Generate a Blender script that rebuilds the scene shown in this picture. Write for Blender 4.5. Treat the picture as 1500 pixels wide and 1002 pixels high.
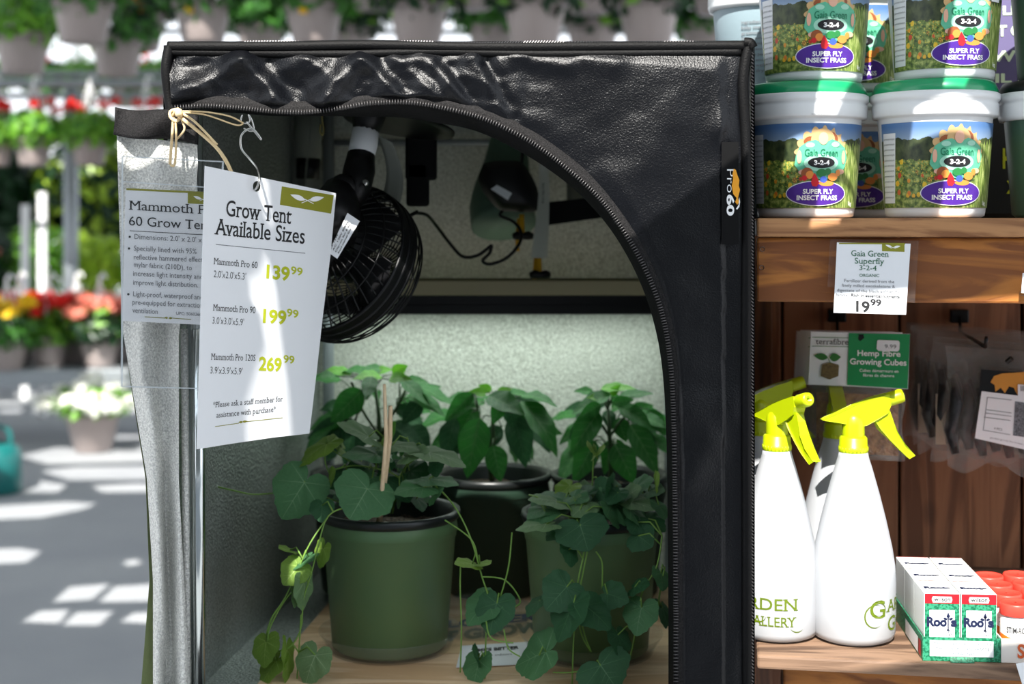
import bpy, math, random
from mathutils import Vector, Matrix, noise
from mathutils.geometry import tessellate_polygon
R = random.Random(7)
sc = bpy.context.scene
for o in list(bpy.data.objects): bpy.data.objects.remove(o)
COL = sc.collection
F = 1500 * 50 / 36.0            # focal length in pixels
EYE = 1.25                      # eye height in metres

# ---------------------------------------------------------------- camera, sky, sun, exposure
cam = bpy.data.cameras.new('camera'); cam_o = bpy.data.objects.new('camera', cam); COL.objects.link(cam_o)
cam_o.location = (0, 0, EYE); cam_o.rotation_euler = (math.pi / 2, 0, 0)
cam.lens = 50; cam.sensor_width = 36; cam.shift_y = -171 / 1500.0
cam.clip_start = .05; cam.clip_end = 200
cam.dof.use_dof = True; cam.dof.focus_distance = 1.46; cam.dof.aperture_fstop = 4.5
sc.camera = cam_o
wd = bpy.data.worlds.new('sky'); sc.world = wd; wd.use_nodes = True
nt = wd.node_tree; nt.nodes.clear()
wo = nt.nodes.new('ShaderNodeOutputWorld'); bg = nt.nodes.new('ShaderNodeBackground')
tc = nt.nodes.new('ShaderNodeTexCoord'); sx = nt.nodes.new('ShaderNodeSeparateXYZ'); cr = nt.nodes.new('ShaderNodeValToRGB')
nt.links.new(tc.outputs['Generated'], sx.inputs[0]); nt.links.new(sx.outputs['Z'], cr.inputs[0]); nt.links.new(cr.outputs[0], bg.inputs[0])
cr.color_ramp.elements[0].position = 0.0; cr.color_ramp.elements[0].color = (.92, .95, 1, 1)
cr.color_ramp.elements[1].position = .6; cr.color_ramp.elements[1].color = (.78, .88, 1, 1)
bg.inputs[1].default_value = 1.25; nt.links.new(bg.outputs[0], wo.inputs[0])
L = Vector((-.10, -.68, .72)).normalized()      # towards the sun: high, behind the camera
sun = bpy.data.lights.new('sun', 'SUN'); sun.energy = 7.5; sun.angle = math.radians(.3); sun.color = (1, .96, .9)
sun_o = bpy.data.objects.new('sun', sun); COL.objects.link(sun_o); sun_o.location = L * 8
sun_o.rotation_euler = L.to_track_quat('Z', 'Y').to_euler()
vs = sc.view_settings; vs.view_transform = 'Standard'; vs.look = 'None'; vs.gamma = 1; vs.exposure = 0.62; vs.use_curve_mapping = False

# ---------------------------------------------------------------- helpers
def W(px, py, D): return Vector(((px - 750) / F * D, D, EYE + (330 - py) / F * D))
def lin(c):
    return tuple(((v / 255) / 12.92 if v / 255 <= .04045 else ((v / 255 + .055) / 1.055) ** 2.4) for v in c[:3]) + (1,)
def setin(n, k, v):
    if k in n.inputs: n.inputs[k].default_value = v
def M(name, col, rough=.5, metal=0, bump=None, var=None, alpha=None, transl=0, spec=.5, emit=None, coat=0, stretch=None, seed=0, sheen=0):
    m = bpy.data.materials.new(name); m.use_nodes = True; t = m.node_tree; n = t.nodes; n.clear(); l = t.links
    out = n.new('ShaderNodeOutputMaterial'); b = n.new('ShaderNodeBsdfPrincipled')
    b.inputs['Base Color'].default_value = lin(col); b.inputs['Roughness'].default_value = rough; b.inputs['Metallic'].default_value = metal
    setin(b, 'Specular IOR Level', spec); setin(b, 'Coat Weight', coat); setin(b, 'Sheen Weight', sheen)
    if emit: b.inputs['Emission Color'].default_value = lin(emit[0]); b.inputs['Emission Strength'].default_value = emit[1]
    co = n.new('ShaderNodeTexCoord'); vec = co.outputs['Object']
    if stretch:
        mp = n.new('ShaderNodeMapping'); mp.inputs['Scale'].default_value = stretch; mp.inputs['Location'].default_value = (seed, seed * .7, seed * 1.3)
        l.new(vec, mp.inputs[0]); vec = mp.outputs[0]
    if var:                                      # (scale, colour2, detail, contrast)
        nz = n.new('ShaderNodeTexNoise'); nz.inputs['Scale'].default_value = var[0]; nz.inputs['Detail'].default_value = var[2] if len(var) > 2 else 3
        k = var[3] if len(var) > 3 else .25
        rp = n.new('ShaderNodeValToRGB'); rp.color_ramp.elements[0].position = .5 - k; rp.color_ramp.elements[1].position = .5 + k
        rp.color_ramp.elements[0].color = lin(col); rp.color_ramp.elements[1].color = lin(var[1])
        l.new(vec, nz.inputs['Vector']); l.new(nz.outputs['Fac'], rp.inputs[0]); l.new(rp.outputs[0], b.inputs['Base Color'])
    if bump:                                     # (scale, strength, distance)
        nb = n.new('ShaderNodeTexNoise'); nb.inputs['Scale'].default_value = bump[0]; nb.inputs['Detail'].default_value = 4
        bp = n.new('ShaderNodeBump'); bp.inputs['Strength'].default_value = bump[1]; bp.inputs['Distance'].default_value = bump[2] if len(bump) > 2 else .002
        l.new(co.outputs['Object'] if not stretch else vec, nb.inputs['Vector']); l.new(nb.outputs['Fac'], bp.inputs['Height']); l.new(bp.outputs[0], b.inputs['Normal'])
    src = b.outputs[0]
    if transl:
        tr = n.new('ShaderNodeBsdfTranslucent'); tr.inputs[0].default_value = tuple(min(1, v * 1.6) for v in lin(col)[:3]) + (1,)
        mx = n.new('ShaderNodeMixShader'); mx.inputs[0].default_value = transl; l.new(src, mx.inputs[1]); l.new(tr.outputs[0], mx.inputs[2]); src = mx.outputs[0]
    if alpha is not None:
        ta = n.new('ShaderNodeBsdfTransparent'); mx = n.new('ShaderNodeMixShader'); mx.inputs[0].default_value = alpha
        l.new(ta.outputs[0], mx.inputs[1]); l.new(src, mx.inputs[2]); src = mx.outputs[0]
    l.new(src, out.inputs[0]); return m
def wood(name, c1, c2, axis='x', seed=0., rough=.6, scale=1.):
    """long grain along one axis, ring bands, a few dark knots"""
    m = M(name, c1, rough); t = m.node_tree; n = t.nodes; l = t.links; b = [x for x in n if x.type == 'BSDF_PRINCIPLED'][0]
    co = n.new('ShaderNodeTexCoord'); mp = n.new('ShaderNodeMapping'); s = {'x': (1.5, 9, 14), 'y': (9, 1.2, 9), 'z': (14, 9, 1.2)}[axis]
    mp.inputs['Scale'].default_value = [v * scale for v in s]; mp.inputs['Location'].default_value = (seed, seed * 2.1, seed * .6); l.new(co.outputs['Object'], mp.inputs[0])
    nz = n.new('ShaderNodeTexNoise'); nz.inputs['Scale'].default_value = 2.2; nz.inputs['Detail'].default_value = 9; nz.inputs['Distortion'].default_value = 1.2; l.new(mp.outputs[0], nz.inputs[0])
    wv = n.new('ShaderNodeMath'); wv.operation = 'MULTIPLY'; wv.inputs[1].default_value = 26; l.new(nz.outputs[0], wv.inputs[0])
    sn = n.new('ShaderNodeMath'); sn.operation = 'SINE'; l.new(wv.outputs[0], sn.inputs[0])
    ad = n.new('ShaderNodeMath'); ad.operation = 'MULTIPLY_ADD'; ad.inputs[1].default_value = .22; l.new(sn.outputs[0], ad.inputs[0]); l.new(nz.outputs[0], ad.inputs[2])
    rp = n.new('ShaderNodeValToRGB'); rp.color_ramp.elements[0].position = .25; rp.color_ramp.elements[1].position = .78
    rp.color_ramp.elements[0].color = lin(c2); rp.color_ramp.elements[1].color = lin(c1); l.new(ad.outputs[0], rp.inputs[0])
    vo = n.new('ShaderNodeTexVoronoi'); vo.inputs['Scale'].default_value = 5.5; ks = n.new('ShaderNodeMapping')
    ks.inputs['Scale'].default_value = {'x': (.55, 1, 1), 'y': (1, .55, 1), 'z': (1, 1, .55)}[axis]; ks.inputs['Location'].default_value = (seed, 0, seed); l.new(co.outputs['Object'], ks.inputs[0]); l.new(ks.outputs[0], vo.inputs['Vector'])
    kr = n.new('ShaderNodeValToRGB'); kr.color_ramp.elements[0].position = .04; kr.color_ramp.elements[0].color = (.12, .1, .1, 1); kr.color_ramp.elements[1].position = .1; kr.color_ramp.elements[1].color = (1, 1, 1, 1)
    l.new(vo.outputs['Distance'], kr.inputs[0]); mu = n.new('ShaderNodeMixRGB'); mu.blend_type = 'MULTIPLY'; mu.inputs[0].default_value = 1
    l.new(rp.outputs[0], mu.inputs[1]); l.new(kr.outputs[0], mu.inputs[2]); l.new(mu.outputs[0], b.inputs['Base Color'])
    bp = n.new('ShaderNodeBump'); bp.inputs['Strength'].default_value = .35; bp.inputs['Distance'].default_value = .002; l.new(ad.outputs[0], bp.inputs['Height']); l.new(bp.outputs[0], b.inputs['Normal'])
    return m

class MB:
    def __init__(s): s.v = []; s.f = []; s.uv = None
    def add(s, vs, fs):
        o = len(s.v); s.v += [Vector(v) for v in vs]; s.f += [tuple(i + o for i in f) for f in fs]; return s
    def box(s, c, d, M4=None):
        x, y, z = [k / 2 for k in d]; c = Vector(c)
        vs = [Vector((a * x, b * y, e * z)) for a in (-1, 1) for b in (-1, 1) for e in (-1, 1)]
        if M4 is not None: vs = [M4 @ v for v in vs]
        return s.add([v + c for v in vs], [(0, 1, 3, 2), (4, 6, 7, 5), (0, 4, 5, 1), (2, 3, 7, 6), (0, 2, 6, 4), (1, 5, 7, 3)])
    def tube(s, pts, r, n=6, cap=True):
        pts = [Vector(p) for p in pts]; k = len(pts); rs = r if isinstance(r, (list, tuple)) else [r] * k; o = len(s.v); prev = None
        for i, p in enumerate(pts):
            d = (pts[min(i + 1, k - 1)] - pts[max(i - 1, 0)])
            if d.length < 1e-9: d = Vector((0, 0, 1))
            d.normalize()
            if prev is None: a = d.orthogonal().normalized()
            else:
                a = prev - d * prev.dot(d); a = a.normalized() if a.length > 1e-6 else d.orthogonal().normalized()
            prev = a; b = d.cross(a)
            for j in range(n):
                t = 2 * math.pi * j / n; s.v.append(p + (a * math.cos(t) + b * math.sin(t)) * rs[i])
        for i in range(k - 1):
            for j in range(n):
                q = o + i * n; j2 = (j + 1) % n; s.f.append((q + j, q + j2, q + n + j2, q + n + j))
        if cap: s.f.append(tuple(o + j for j in range(n - 1, -1, -1))); s.f.append(tuple(o + (k - 1) * n + j for j in range(n)))
        return s
    def lathe(s, prof, n=32, c=(0, 0, 0), M4=None):
        o = len(s.v); c = Vector(c)
        for r, z in prof:
            for j in range(n):
                t = 2 * math.pi * j / n; v = Vector((r * math.cos(t), r * math.sin(t), z))
                if M4 is not None: v = M4 @ v
                s.v.append(v + c)
        for i in range(len(prof) - 1):
            for j in range(n):
                q = o + i * n; j2 = (j + 1) % n; s.f.append((q + j, q + j2, q + n + j2, q + n + j))
        return s
    def grid(s, fn, nu, nv):
        o = len(s.v)
        for i in range(nu + 1):
            for j in range(nv + 1): s.v.append(Vector(fn(i / nu, j / nv)))
        for i in range(nu):
            for j in range(nv):
                q = o + i * (nv + 1) + j; s.f.append((q, q + nv + 1, q + nv + 2, q + 1))
        return s
    def quad(s, *p): return s.add(p, [(0, 1, 2, 3)])
    def slab(s, a, b, c, d, t):                    # a thin plate on four corners, thickness vector t
        t = Vector(t); P = [Vector(x) for x in (a, b, c, d)]
        return s.add(P + [p + t for p in P], [(0, 1, 2, 3), (7, 6, 5, 4), (0, 4, 5, 1), (1, 5, 6, 2), (2, 6, 7, 3), (3, 7, 4, 0)])
    def mesh(s, name, off=Vector((0, 0, 0)), smooth=False):
        me = bpy.data.meshes.new(name); me.from_pydata([tuple(v - off) for v in s.v], [], s.f)
        if smooth: me.polygons.foreach_set('use_smooth', [True] * len(s.f))
        me.update(); return me
def root_of(o):
    while o.parent: o = o.parent
    return o
def build(mb, name, mat, parent=None, smooth=False, kind=None, label=None, loc=None, solid=0, bevel=0, sub=0):
    off = Vector((0, 0, 0))
    if parent is not None: off = root_of(parent).location.copy()
    elif loc is not None: off = Vector(loc)
    o = bpy.data.objects.new(name, mb.mesh(name, off, smooth)); COL.objects.link(o)
    if mat: o.data.materials.append(mat)
    if parent is not None: o.parent = parent
    elif loc is not None: o.location = off
    if kind: o['kind'] = kind
    if label: o['label'] = label
    if solid: md = o.modifiers.new('solid', 'SOLIDIFY'); md.thickness = solid; md.offset = 0
    if bevel: md = o.modifiers.new('bevel', 'BEVEL'); md.width = bevel; md.segments = 2; md.limit_method = 'ANGLE'
    if sub: md = o.modifiers.new('sub', 'SUBSURF'); md.levels = sub; md.render_levels = sub
    return o
def tag(o, label, cat, group=None):
    o['label'] = label; o['category'] = cat
    if group: o['group'] = group
    return o
def thing(name, label, cat, loc=(0, 0, 0), rz=0, group=None):
    o = bpy.data.objects.new(name, None); COL.objects.link(o); o.location = loc; o.rotation_euler = (0, 0, rz); o.empty_display_size = .02
    return tag(o, label, cat, group)
def dup(root, loc, rz=0, label=None, group=None, rx=0, ry=0, scale=None):
    def cp(o, par):
        c = o.copy(); COL.objects.link(c)
        if par is not None: c.parent = par; c.matrix_parent_inverse = o.matrix_parent_inverse
        for ch in kids.get(o.name, []): cp(ch, c)
        return c
    kids = {}
    for o in bpy.data.objects:
        if o.parent: kids.setdefault(o.parent.name, []).append(o)
    r = cp(root, None); r.location = loc; r.rotation_euler = (rx, ry, rz)
    if scale: r.scale = (scale,) * 3
    if label: r['label'] = label
    if group: r['group'] = group
    return r
def smooth_pts(pts, n):
    """Catmull-Rom resampling of a polyline (any dimension) to n+1 points"""
    P = [Vector(tuple(p) + (0,) * (3 - len(p))) for p in pts]; k = len(P) - 1; out = []
    for i in range(n + 1):
        t = i / n * k; a = min(int(t), k - 1); u = t - a
        p0, p1, p2, p3 = P[max(a - 1, 0)], P[a], P[a + 1], P[min(a + 2, k)]
        out.append(.5 * ((2 * p1) + (p2 - p0) * u + (2 * p0 - 5 * p1 + 4 * p2 - p3) * u * u + (3 * p1 - p0 - 3 * p2 + p3) * u ** 3))
    return out

# ---- lettering: the built-in font turned into flat meshes, slab serifs added for the serif faces
_tc = {}
def glyphs(s, serif=False, bold=0.0):
    k = (s, serif, bold)
    if k in _tc: return _tc[k]
    c = bpy.data.curves.new('t', 'FONT'); c.body = s; c.size = 1; c.resolution_u = 4 if len(s) < 16 else (2 if len(s) < 40 else 1); c.offset = bold
    o = bpy.data.objects.new('t', c); me = o.to_mesh()
    v = [(p.co.x, p.co.y) for p in me.vertices]; f = [tuple(p.vertices) for p in me.polygons]
    if serif:
        ec = {}
        for fi, p in enumerate(f):
            for i in range(len(p)):
                e = tuple(sorted((p[i], p[(i + 1) % len(p)]))); ec.setdefault(e, []).append(fi)
        for (a, b), fs in list(ec.items()):
            if len(fs) != 1: continue
            (x1, y1), (x2, y2) = v[a], v[b]
            if abs(y1 - y2) > .003 or not .035 < abs(x1 - x2) < .17: continue
            cy = sum(v[i][1] for i in f[fs[0]]) / len(f[fs[0]]); xa, xb = min(x1, x2), max(x1, x2); h = .058; e = .07
            if cy > y1 and (abs(y1) < .02 or y1 < -.12): y0, y3 = y1 - .0, y1 + h
            elif cy < y1 and y1 > .45: y0, y3 = y1 - h, y1
            else: continue
            o2 = len(v); v += [(xa - e, y0), (xb + e, y0), (xb + e, y3), (xa - e, y3)]; f.append((o2, o2 + 1, o2 + 2, o2 + 3))
    o.to_mesh_clear(); bpy.data.objects.remove(o); bpy.data.curves.remove(c)
    _tc[k] = (v, f); return _tc[k]
def txt2d(s, x0, x1, y, cap, serif=False, bold=0.0, slant=0):
    """text fitted between x0 and x1, baseline y, cap height cap (y up)"""
    v, f = glyphs(s, serif, bold); mn = min(p[0] for p in v); mx = max(p[0] for p in v); k = (x1 - x0) / (mx - mn)
    return [(x0 + (p[0] - mn) * k + slant * p[1] * cap / .69, y + p[1] * cap / .69) for p in v], f
class Plane:
    """a flat sheet given by image points at known depths; ray() puts an image point on it"""
    def __init__(s, a, b, c): s.a = a; s.n = (b - a).cross(c - a).normalized(); s.n = -s.n if s.n.y > 0 else s.n
    def ray(s, px, py, lift=0.0):
        d = Vector(((px - 750) / F, 1, (330 - py) / F)); e = Vector((0, 0, EYE)); a = s.a + s.n * lift
        return e + d * ((a - e).dot(s.n) / d.dot(s.n))
def print_lines(parent, pl, mat, lines, lift=.0005, name='lettering', label=None):
    """lines: (text, (x0,y0), (x1,y1), cap_px, serif, bold[, up])  in image points of the sheet"""
    mb = MB()
    for ln in lines:
        s, a, b, cap = ln[:4]; serif = ln[4] if len(ln) > 4 else False; bold = ln[5] if len(ln) > 5 else 0; up = ln[6] if len(ln) > 6 else (0.0, -1.0)
        v, f = txt2d(s, 0, 1, 0, cap, serif, bold)
        mb.add([pl.ray(a[0] + (b[0] - a[0]) * x + up[0] * y, a[1] + (b[1] - a[1]) * x + up[1] * y, lift) for x, y in v], f)
    return build(mb, name, mat, parent, label=label)
def flat(parent, pl, mat, polys, lift=.0004, name='printed_mark', thick=0):
    mb = MB()
    for p in polys:
        vs = [pl.ray(x, y, lift) for x, y in p]
        tr = tessellate_polygon([[Vector((x, y, 0)) for x, y in p]]); mb.add(vs, [tuple(t) for t in tr])
    return build(mb, name, mat, parent)
def leafpoly(x0, y0, x1, y1, w, n=7):
    dx, dy = x1 - x0, y1 - y0; l = math.hypot(dx, dy); nx, ny = -dy / l, dx / l
    a = [(x0 + dx * i / n + nx * w * math.sin(math.pi * (i / n) ** .8), y0 + dy * i / n + ny * w * math.sin(math.pi * (i / n) ** .8)) for i in range(n + 1)]
    b = [(x0 + dx * i / n - nx * w * math.sin(math.pi * (i / n) ** .8), y0 + dy * i / n - ny * w * math.sin(math.pi * (i / n) ** .8)) for i in range(n - 1, 0, -1)]
    return a + b
def line(x0, y0, x1, y1, t): return [(x0, y0 - t / 2), (x1, y1 - t / 2), (x1, y1 + t / 2), (x0, y0 + t / 2)]

# ---------------------------------------------------------------- materials
m_black = M('black_fabric', (5, 6, 10), .31, 0, (560, .8, .0007), None, spec=.32)
m_tape = M('woven_tape', (4, 4, 4), .7, 0, (900, .8, .001), (700, (30, 28, 29), 2, .12), spec=.25)
m_piping = M('black_piping', (4, 4, 5), .6, 0, (700, .5, .001), spec=.2)
m_zip = M('zipper_teeth', (84, 82, 82), .35, .6)
m_dark = M('black_plastic', (6, 6, 7), .42, spec=.35)
m_mylar = M('hammered_mylar', (150, 156, 154), .36, .8, (300, .9, .003), (420, (200, 206, 204), 2, .12))
m_mylar_lit = M('lit_back_wall_mylar', (176, 178, 166), .5, .25, (300, .9, .003), (420, (226, 228, 218), 2, .12))  # paler, warmer copy of the lining; brighter light put into its colour
m_mylar_b = M('silver_flap', (236, 236, 230), .4, .3, (420, .9, .003), (500, (196, 196, 192), 2, .12))
m_paper = M('white_paper', (232, 234, 237), .55)
m_print = M('black_ink', (26, 26, 28), .6)
m_grey_ink = M('grey_ink', (110, 112, 116), .6)
m_lime = M('lime_ink', (178, 186, 24), .6)
m_olive = M('olive_ink', (138, 138, 32), .6)
m_green_ink = M('green_ink', (28, 98, 62), .6)
m_white = M('white_print', (240, 240, 240), .55)
m_steel = M('steel_wire', (200, 200, 196), .25, 1)
m_chrome = M('chromed_pole', (205, 212, 212), .16, 1)
m_raffia = M('raffia', (222, 196, 150), .7, 0, (300, .4))
m_clear = M('clear_plastic', (120, 124, 126), .06, alpha=.07, spec=1)
m_clear2 = M('crumpled_clear_plastic', (150, 144, 138), .16, alpha=.20, bump=(60, .8, .004), spec=1)
m_steelgrey = M('galvanised_steel', (150, 156, 160), .45, .5)
m_whitemetal = M('white_painted_metal', (225, 226, 226), .5)
m_concrete = M('concrete', (158, 160, 162), .85, 0, (60, .25), (1.6, (138, 141, 146), 6))
m_soil = M('potting_soil', (38, 28, 22), .9, 0, (220, 1, .006), (260, (120, 100, 84), 3, .1))
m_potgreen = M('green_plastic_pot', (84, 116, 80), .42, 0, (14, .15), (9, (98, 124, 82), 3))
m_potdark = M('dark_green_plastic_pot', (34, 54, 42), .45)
m_potrim = M('black_pot_rim', (26, 30, 30), .35)
m_potgrey = M('taupe_plastic_pot', (158, 146, 142), .5)
m_stem = M('green_stem', (120, 158, 70), .5, transl=.2)
m_stemdark = M('dark_green_stem', (54, 78, 44), .5)
m_sticker_y = M('yellow_sticker', (236, 180, 20), .5)
m_yellow = M('yellow_rope', (226, 170, 20), .6)
m_stick = M('pale_wood_stick', (236, 212, 176), .6, stretch=(60, 60, 4), var=(6, (214, 186, 146)))
def leafmat(name, c1, c2, rough=.38, tr=.28): return M(name, c1, rough, 0, (120, .35, .002), (22, c2, 3, .3), transl=tr, spec=.4)
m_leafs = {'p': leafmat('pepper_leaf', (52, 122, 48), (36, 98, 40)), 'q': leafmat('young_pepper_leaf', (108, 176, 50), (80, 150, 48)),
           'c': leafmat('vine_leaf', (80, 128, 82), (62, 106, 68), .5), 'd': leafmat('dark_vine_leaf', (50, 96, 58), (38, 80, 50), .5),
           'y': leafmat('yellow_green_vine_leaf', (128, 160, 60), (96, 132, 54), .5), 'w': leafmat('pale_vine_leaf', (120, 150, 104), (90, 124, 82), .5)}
m_bgleaf = [leafmat('bright_foliage', (128, 180, 56), (84, 140, 46)), leafmat('mid_foliage', (76, 132, 52), (50, 100, 42)), leafmat('dark_foliage', (30, 66, 34), (20, 46, 26)), leafmat('sunlit_lime_foliage', (182, 206, 60), (126, 166, 48))]  # last one has sunlight on the leaves put into its lime colour
m_red = M('red_petals', (226, 34, 24), .5, transl=.25); m_pink = M('pink_petals', (232, 70, 130), .5, transl=.25)
m_salmon = M('salmon_petals', (240, 150, 130), .5, transl=.25); m_whitef = M('white_petals', (246, 246, 236), .5, transl=.25); m_yelf = M('yellow_petals', (244, 200, 30), .5, transl=.25)
# ---------------------------------------------------------------- the setting
def struct(mb, name, mat, **k): o = build(mb, name, mat, **k); o['kind'] = 'structure'; return o
struct(MB().quad((-14, -4, 0), (14, -4, 0), (14, 34, 0), (-14, 34, 0)), 'floor', m_concrete)
m_shade_sheet = M('added_shade_sheet', (190, 192, 190), .8, transl=.16)  # material of the unseen sheets added to block the sun
def to_height(p, z): return p + L * ((z - p.z) / L.z)
def sheet(name, outer, holes, z, t=.004):
    loops = [[Vector((p.x, p.y, 0)) for p in (to_height(q, z) for q in lp)] for lp in [outer] + holes]
    tr = tessellate_polygon(loops); v = [q for lp in loops for q in lp]; mb = MB()
    mb.add([(q.x, q.y, z) for q in v], [tuple(k) for k in tr]); return build(mb, name, m_shade_sheet, solid=t)
def fl(px, py): return W(px, py, EYE * F / (py - 330))
def nonover(l):
    out = []
    for x, y, w in l:
        if all(abs(x - a) > .36 or abs(y - b) > .3 for a, b, c in out): out.append((x, y, w))
    return out
fh = [[(28, 668), (80, 656), (235, 648), (235, 676), (70, 680)], [(60, 690), (110, 684), (235, 682), (235, 702), (100, 703)],
      [(14, 712), (60, 705), (98, 710), (84, 721), (16, 721)], [(134, 712), (200, 708), (235, 709), (235, 720), (150, 721)],
      [(-60, 744), (100, 735), (142, 738), (120, 746), (60, 758), (-60, 764)], [(-60, 806), (30, 803), (60, 808), (38, 824), (-60, 828)],
      [(181, 822), (200, 819), (208, 826), (186, 829)], [(78, 882), (101, 860), (161, 855), (135, 878)], [(145, 882), (168, 859), (260, 853), (260, 880)],
      [(33, 911), (58, 895), (101, 893), (87, 913)], [(92, 916), (112, 897), (166, 895), (145, 916)], [(177, 911), (195, 898), (260, 895), (260, 915)]]
fh2 = []; fh3 = []
for k, y in enumerate((566, 576, 588, 600, 613, 628)):
    x = R.uniform(-90, 20)
    while x < 95:
        w = R.uniform(30, 70); fh2.append([(x, y), (x + w, y - 1), (x + w - 4, y + 4.5), (x + 3, y + 5)]); x += w + R.uniform(10, 40)
for i in range(34):
    x = R.uniform(-1.6, 2.2) if i % 2 else R.uniform(-4.4, -2.0); y = R.uniform(7.9, 9.9) if i % 2 else R.uniform(10.7, 11.9); w = R.uniform(.12, .3); fh3.append((x, y, w))
fh2.append([(150, 572), (235, 566), (240, 606), (120, 610)]); fh2.append([(176, 618), (238, 614), (238, 642), (168, 645)])
s1 = sheet('added_ceiling', [Vector((-5, 3.15, 0)), Vector((4.6, 3.15, 0)), Vector((4.6, 12.2, 0)), Vector((-7, 12.2, 0))],
           [[fl(*p) for p in h] for h in fh + fh2] + [[Vector((x, y, 0)), Vector((x + w, y + .02, 0)), Vector((x + w - .04, y + w * .7, 0)), Vector((x + .03, y + w * .8, 0))] for x, y, w in nonover(fh3)], 3.3); s1['kind'] = 'structure'  # unseen sheet added overhead, holes cut to shape the sun patches on the floor
mb = []
for i in range(9):
    for j in range(5):
        if R.random() < .75:
            x = -6.6 + i * 1.3 + R.uniform(0, .4); y = 12.6 + j * .5 + R.uniform(0, .1); w = R.uniform(.3, .8); h = R.uniform(.15, .33)
            mb.append([Vector((x, y, 0)), Vector((x + w, y, 0)), Vector((x + w - .1, y + h, 0)), Vector((x + .05, y + h, 0))])
s2 = sheet('added_ceiling', [Vector((-7.2, 12.3, 0)), Vector((5.6, 12.3, 0)), Vector((5.6, 15.2, 0)), Vector((-7.2, 15.2, 0))], mb, 3.3); s2['kind'] = 'structure'  # another added sheet, random holes dapple the far plants with sun
s3 = sheet('added_ceiling', [Vector((-5, -3.4, 0)), Vector((1.2, -3.4, 0)), Vector((1.2, .6, 0)), Vector((-5, .6, 0))], [], 3.3); s3['kind'] = 'structure'  # unseen sheet added to cut sky light on the display
m_wallb = M('painted_block_wall', (120, 122, 120), .8, 0, (30, .3), (3, (104, 108, 108), 4))
struct(MB().box((0, -4.6, 1.7), (11, .15, 3.4)), 'added_wall_back', m_wallb)  # unseen wall added behind the camera to dim sky fill and reflections
# unseen sheets added over the display, cut to shape the sun and shade below
def Wl(pts, D): return [W(x, y, D) for x, y in pts]
aw = Wl([(160, 262), (298, 262), (298, 172), (420, 190), (560, 185), (700, 212), (790, 250), (850, 318), (905, 372), (1098, 232), (1101, 1120), (120, 1120)], 1.48)
def Ws(pts): return [W(x, y, 1.38 + (x - 300) / 192 * .17) for x, y in pts]
hole = Ws([(391, 368), (402, 414), (406, 476), (413, 537), (418, 655), (353, 670), (349, 616), (351, 564), (369, 520), (384, 493), (378, 450), (364, 435), (364, 400), (380, 392)])
hole2 = Ws([(380, 268), (396, 272), (397, 300), (402, 332), (392, 335), (383, 300)])
a1 = sheet('added_shade_sheet', aw, [hole, hole2], EYE + .75)
tag(a1, 'unseen pale sheet added over the tent door, cut to shape its shade', 'shade cloth')
bk = Wl([(1104, -190), (1700, -190), (1700, 462), (1104, 420)], 1.47)
bh = []
for dx in (0, 188):
    bh.append(Wl([(1206 + dx, 186), (1262 + dx, 172), (1266 + dx, 205), (1240 + dx, 275), (1230 + dx, 322), (1186 + dx, 322), (1198 + dx, 250)], 1.47))
    bh.append(Wl([(1156 + dx, 118), (1276 + dx, 118), (1280 + dx, 165), (1150 + dx, 165)], 1.47))
    bh.append(Wl([(1220 + dx, -60), (1272 + dx, -60), (1262 + dx, 10), (1228 + dx, 108), (1196 + dx, 108), (1206 + dx, 40)], 1.47))
a2 = sheet('added_shade_sheet', bk, bh, EYE + .75)
tag(a2, 'unseen pale sheet added over the upper shelf, slits shaping the sun patches', 'shade cloth')
ck = Wl([(1104, 990), (1292, 983), (1440, 978), (1452, 955), (1700, 955), (1700, 1150), (1104, 1150)], 1.48)
a3 = sheet('added_shade_sheet', ck, [], EYE + .75)
tag(a3, 'small unseen pale sheet added to shade the lower shelf front', 'shade cloth')

# ---------------------------------------------------------------- greenhouse background
def cloud(mb, n, c, rad, size, rnd, flat_=.5, shell=.55):
    for _ in range(n):
        while True:
            d = Vector((rnd.uniform(-1, 1), rnd.uniform(-1, 1), rnd.uniform(-1, 1)))
            if .05 < d.length < 1: break
        d = d.normalized() * (shell + (1 - shell) * rnd.random())
        p = Vector((c[0] + d.x * rad[0], c[1] + d.y * rad[1], c[2] + d.z * rad[2]))
        n_ = (d + Vector((0, 0, flat_)) + Vector((rnd.uniform(-.6, .6), rnd.uniform(-.6, .6), rnd.uniform(-.6, .6)))).normalized()
        u = n_.orthogonal().normalized(); u = (Matrix.Rotation(rnd.uniform(0, 6.28), 3, n_) @ u); w = n_.cross(u); s = size * rnd.uniform(.6, 1.3)
        q = [p - u * s, p - u * s * .2 + w * s * .55 - n_ * s * .15, p + u * s, p - u * s * .2 - w * s * .55 - n_ * s * .15]
        mb.add([q[0], q[1], q[2], q[3]], [(0, 1, 2), (0, 2, 3)])
    return mb
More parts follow.
